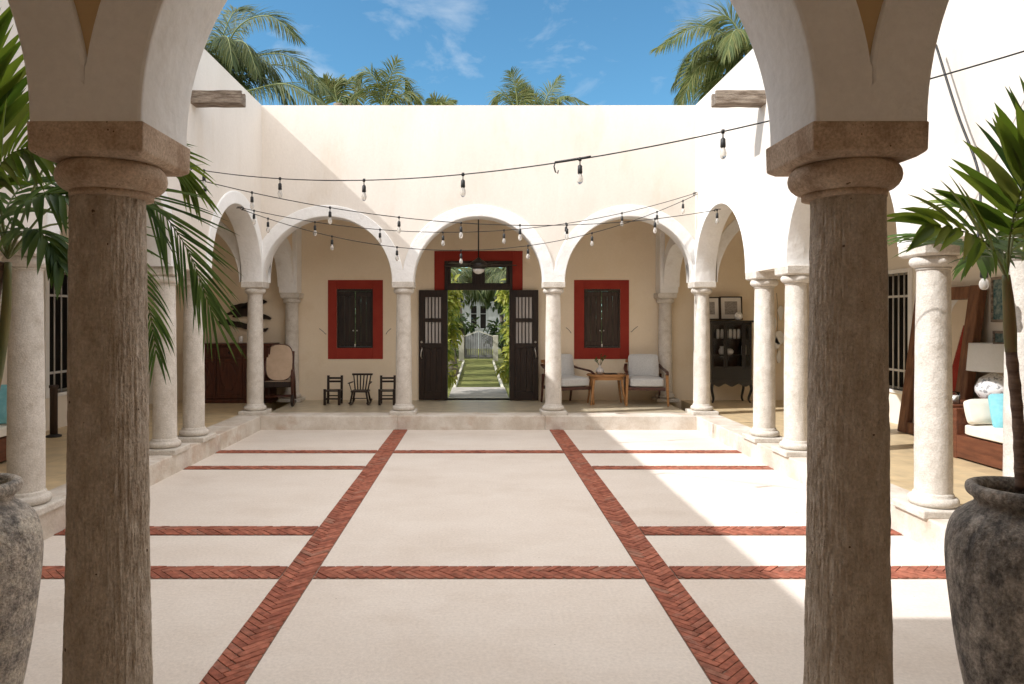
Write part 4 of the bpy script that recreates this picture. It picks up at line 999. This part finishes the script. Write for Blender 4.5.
D=((-3.36,9.86,3.27),(3.37,10.83,3.64)); festoon('lower of two strings starting in the left side arch, sagging before the door',*D,.72,tpx(*D,(268,332,397,461,528,592,657,683)))
e=empty('string_light',P(936,45,5.0),'single clear bulb on a black cable along the right sunlit wall','string lights'); eo=Vector(e.location)
pts=spline([P(936,45,5.05),P(957,112,4.82),P(978,170,4.6),P(980,215,4.5),P(977,250,4.45),P(984,270,4.4)],40)
at(e,MB().tube([p-eo for p in pts],.008,6),'cable',M['rubber'])
p=pts[-1]-eo; s=MB(); s.lathe([(.008,.03),(.020,.0),(.022,-.045),(.018,-.05)],c=p,n=12); so=at(e,s,'bulb_socket',M['rubber'])
at(so,MB().lathe([(.012,-.05),(.024,-.07),(.028,-.09),(.022,-.115),(.010,-.125)],c=p,n=14),'bulb',M['bulb'])

# ------------------------------------------------------------------ garden beyond the door
structure(MB().box(-.62,.62,BW+.33,16.6,-.05,.10).build('garden_path',M['path']))
for s,lab in ((-1,'pale garden kerb along the left of the lawn'),(1,'pale garden kerb along the right of the lawn')):
    tag(MB().box(s*.60-.035,s*.60+.035,16.7,28.5,-.05,.03).build('garden_kerb',M['kerbcream'],bevel=.01),lab,'kerb')
gt=empty('garden_gate',(0,29.6,0),'pale double gate between white pillars at the end of the garden','gate')
for s in (-1,1):
    at(gt,MB().box(s*.72-.11,s*.72+.11,-.11,.11,-.06,1.02),'pillar',M['kerbcream'],.01)
    g=MB(); a,b=sorted((s*.02,s*.59))
    for q in range(8):
        x=a+(b-a)*(q+.5)/8; zt=1.0+.22*(1-abs(x)/.6); g.bar((x,0,.04),(x,0,zt-.06),.055,.02)
    g.box(a,b,-.02,.02,.10,.17); at(gt,g,'gate_leaf',M['gategrey']); at(gt,MB().bar((s*.02,-.01,1.2),(s*.62,-.01,.98),.03,.035),'gate_rail',M['kerbcream'])
hs=empty('garden_house',(0,42,0),'pale garden house with two tall windows behind the gate','house')
m=MB(); wall_holes(m,-6,6,-.06,3.6,[(-.50,-.06,1.1,2.55),(.06,.50,1.1,2.55)],lambda u,v,z:Vector((u,v,z)),.3); at(hs,m,'wall_face',M['greywall'])
at(hs,MB().add([(-6.4,-.5,3.5),(6.4,-.5,3.5),(6.4,3,4.6),(-6.4,3,4.6)],[(0,1,2,3)]).box(-6.4,6.4,-.5,3,3.4,3.5),'roof',M['greywood'])
for a,b in ((-.50,-.06),(.06,.50)):
    w=at(hs,frame_mb(a+.05,b-.05,1.15,2.5,a,b,1.1,2.55,-.04,.06),'window',M['greywall']); mm=MB().box(a+.05,b-.05,.08,.12,1.15,2.5); at(w,mm,'pane',M['dark']); at(w,MB().box(a+.05,b-.05,-.02,.06,2.0,2.06),'crossbar',M['gategrey'])
def bush(name,label,cat,mat,vol,n,size,rnd,group=None,stem=True):
    (x0,x1),(y0,y1),(z0,z1)=vol; root=empty(name,((x0+x1)/2,(y0+y1)/2,0),label,cat,group); o=Vector(root.location)
    mb=MB(); cl=[Vector((rnd.uniform(x0,x1),rnd.uniform(y0,y1),rnd.uniform(z0,z1))) for _ in range(max(6,n//45))]
    cr=min(x1-x0,y1-y0,z1-z0)*.42
    for q in range(n):
        c=rnd.choice(cl); d=Vector((rnd.gauss(0,1),rnd.gauss(0,1),rnd.gauss(0,1))).normalized(); p=c+d*cr*rnd.uniform(.4,1)
        p=Vector((p.x,p.y,max(z0*.5+.0,p.z)))
        nd=(d+Vector((rnd.uniform(-.6,.6),rnd.uniform(-.6,.6),rnd.uniform(-.9,.2)))).normalized()
        strip(mb,p-o,nd,Vector((rnd.uniform(-.5,.5),-.6,1)),size*rnd.uniform(.6,1.3),size*.55,.6,3,0)
    mb.build('foliage',M[mat],root,recalc=False)
    if stem: MB().tube([((x0+x1)/2-o.x,(y0+y1)/2-o.y,-.06),((x0+x1)/2-o.x+.05,(y0+y1)/2-o.y,(z0+z1)/2),((x0+x1)/2-o.x,(y0+y1)/2-o.y,z1)],[.05,.045,.02],8).build('stem',M['palmtrunk'],root)
    return root
r3=random.Random(21)
bush('climbing_plant','yellow green climbing plant left of the garden path outside the door','plant','vine',((-1.0,-.56),(14.5,15.6),(.45,2.5)),1500,.16,r3)
bush('climbing_plant','yellow green climbing plant right of the garden path outside the door','plant','vine',((.58,1.02),(14.5,15.6),(.45,2.5)),1500,.16,r3)
for i,(x,y,h,w) in enumerate(((-3.2,24,3.6,1.6),(3.3,25,3.4,1.6),(-2.2,31.5,3.0,1.0),(2.3,32,3.2,1.0),(-5.5,28,5,2),(5.6,27,5,2),(-1.5,33.5,3.9,1.0),(1.5,34,3.8,1.0))):
    bush('garden_shrub',['dark bushy shrub left of the lawn near the gate','dark bushy shrub right of the lawn near the gate','small shrub just behind the left gate pillar','small shrub just behind the right gate pillar','tall dark shrub far to the left in the garden','tall dark shrub far to the right in the garden','tall leafy shrub before the left side of the garden house','tall leafy shrub before the right side of the garden house'][i],'shrub','bush',((x-w,x+w),(y-w*.6,y+w*.6),(.3,h)),1100,.30,r3,'dark shrubs beyond the door')
def gpalm(x,y,z,label):
    root=coconut(label,(x,y,z),[],13,r3,'leafD',L=.5,n=34,w=.04,fl=1.7,tr=.11); root['group']='garden palms seen through the door'
gpalm(-.95,33,3.5,'tall garden palm before the pale house, left of its windows')
gpalm(1.05,35,3.7,'tall garden palm before the pale house, right of its windows')
gpalm(-1.9,27,3.2,'garden palm standing left of the gate')
gpalm(1.95,26,3.3,'garden palm standing right of the gate')
gpalm(-1.0,21.5,2.62,'garden palm arching over the lawn from the left, seen through the door')
gpalm(1.02,22,2.68,'garden palm arching over the lawn from the right, seen through the door')

# ------------------------------------------------------------------ light, sky, camera
dirv=Vector((1.057,.324,-1)).normalized()
sl=bpy.data.lights.new('sun','SUN'); sl.energy=2.0; sl.angle=R(.53); sl.color=(1,.975,.955)
so=bpy.data.objects.new('sun',sl); COL.objects.link(so); so.rotation_euler=dirv.to_track_quat('-Z','Y').to_euler(); so.location=(0,0,20)
w=bpy.data.worlds.new('World'); sc.world=w; w.use_nodes=True; nt=w.node_tree; L=nt.links
bg=nt.nodes['Background']; sky=nt.nodes.new('ShaderNodeTexSky'); sky.sky_type='NISHITA'; sky.sun_disc=False
sky.sun_elevation=math.asin(-dirv.z); sky.sun_rotation=math.atan2(-dirv.x,-dirv.y)
sky.air_density=1.0; sky.dust_density=.4; sky.ozone_density=3.0
tc=nt.nodes.new('ShaderNodeTexCoord'); mp=nt.nodes.new('ShaderNodeMapping'); mp.inputs['Scale'].default_value=(1.0,1.0,2.2); mp.inputs['Location'].default_value=(3.2,2.3,1.6)
L.new(tc.outputs['Generated'],mp.inputs['Vector'])
n1=nt.nodes.new('ShaderNodeTexNoise'); n1.inputs['Scale'].default_value=7.5; n1.inputs['Detail'].default_value=9; n1.inputs['Roughness'].default_value=.58; n1.inputs['Distortion'].default_value=.4; L.new(mp.outputs[0],n1.inputs['Vector'])
cr=ramp(nt,[(.52,(0,0,0)),(.80,(.6,.6,.6))]); L.new(n1.outputs['Fac'],cr.inputs['Fac'])
# bright cloud added out of view overhead and south to fill the shade; a clear deep blue sky to the north
def math_(op,a,b=None,c=None):
    n=nt.nodes.new('ShaderNodeMath'); n.operation=op; n.use_clamp=False
    for k,v in enumerate((a,b,c)):
        if v is None: continue
        if isinstance(v,(int,float)): n.inputs[k].default_value=v
        else: L.new(v,n.inputs[k])
    return n.outputs[0]
def smooth(v,a,b):
    n=nt.nodes.new('ShaderNodeMapRange'); n.interpolation_type='SMOOTHSTEP'; L.new(v,n.inputs['Value']); n.inputs['From Min'].default_value=a; n.inputs['From Max'].default_value=b; return n.outputs[0]
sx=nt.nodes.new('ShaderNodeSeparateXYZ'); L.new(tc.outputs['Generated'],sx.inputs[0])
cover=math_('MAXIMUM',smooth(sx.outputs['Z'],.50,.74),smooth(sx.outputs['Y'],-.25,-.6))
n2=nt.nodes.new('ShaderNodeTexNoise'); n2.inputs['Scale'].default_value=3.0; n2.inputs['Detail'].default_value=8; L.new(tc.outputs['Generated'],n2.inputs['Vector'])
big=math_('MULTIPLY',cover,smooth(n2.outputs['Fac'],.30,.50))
tint=nt.nodes.new('ShaderNodeMix'); tint.data_type='RGBA'; tint.blend_type='MULTIPLY'; tint.inputs['Factor'].default_value=1; L.new(sky.outputs[0],tint.inputs['A']); tint.inputs['B'].default_value=(.62,1.0,1.03,1)
mx=nt.nodes.new('ShaderNodeMix'); mx.data_type='RGBA'; L.new(cr.outputs['Color'],mx.inputs['Factor']); L.new(tint.outputs['Result'],mx.inputs['A']); mx.inputs['B'].default_value=(5.2,5.6,6.0,1)
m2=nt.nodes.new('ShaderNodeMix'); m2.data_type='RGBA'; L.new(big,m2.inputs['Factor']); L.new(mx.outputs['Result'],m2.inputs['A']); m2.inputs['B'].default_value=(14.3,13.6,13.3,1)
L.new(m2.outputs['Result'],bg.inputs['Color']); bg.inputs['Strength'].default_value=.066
cam=bpy.data.cameras.new('camera'); co=bpy.data.objects.new('camera',cam); COL.objects.link(co); co.location=(0,0,HC); co.rotation_euler=(R(90),0,0)
cam.sensor_width=36; cam.lens=F*36/1024; cam.shift_x=(512-VX)/1024; cam.shift_y=-(342-VY)/1024; cam.clip_start=.05; cam.clip_end=1000
sc.camera=co
sc.view_settings.view_transform='Standard'; sc.view_settings.look='None'; sc.view_settings.exposure=1.36; sc.view_settings.gamma=1
sc.cycles.max_bounces=10; sc.cycles.diffuse_bounces=7; sc.cycles.transparent_max_bounces=12
sc.cycles.use_denoising=True; sc.cycles.caustics_reflective=False; sc.cycles.caustics_refractive=False
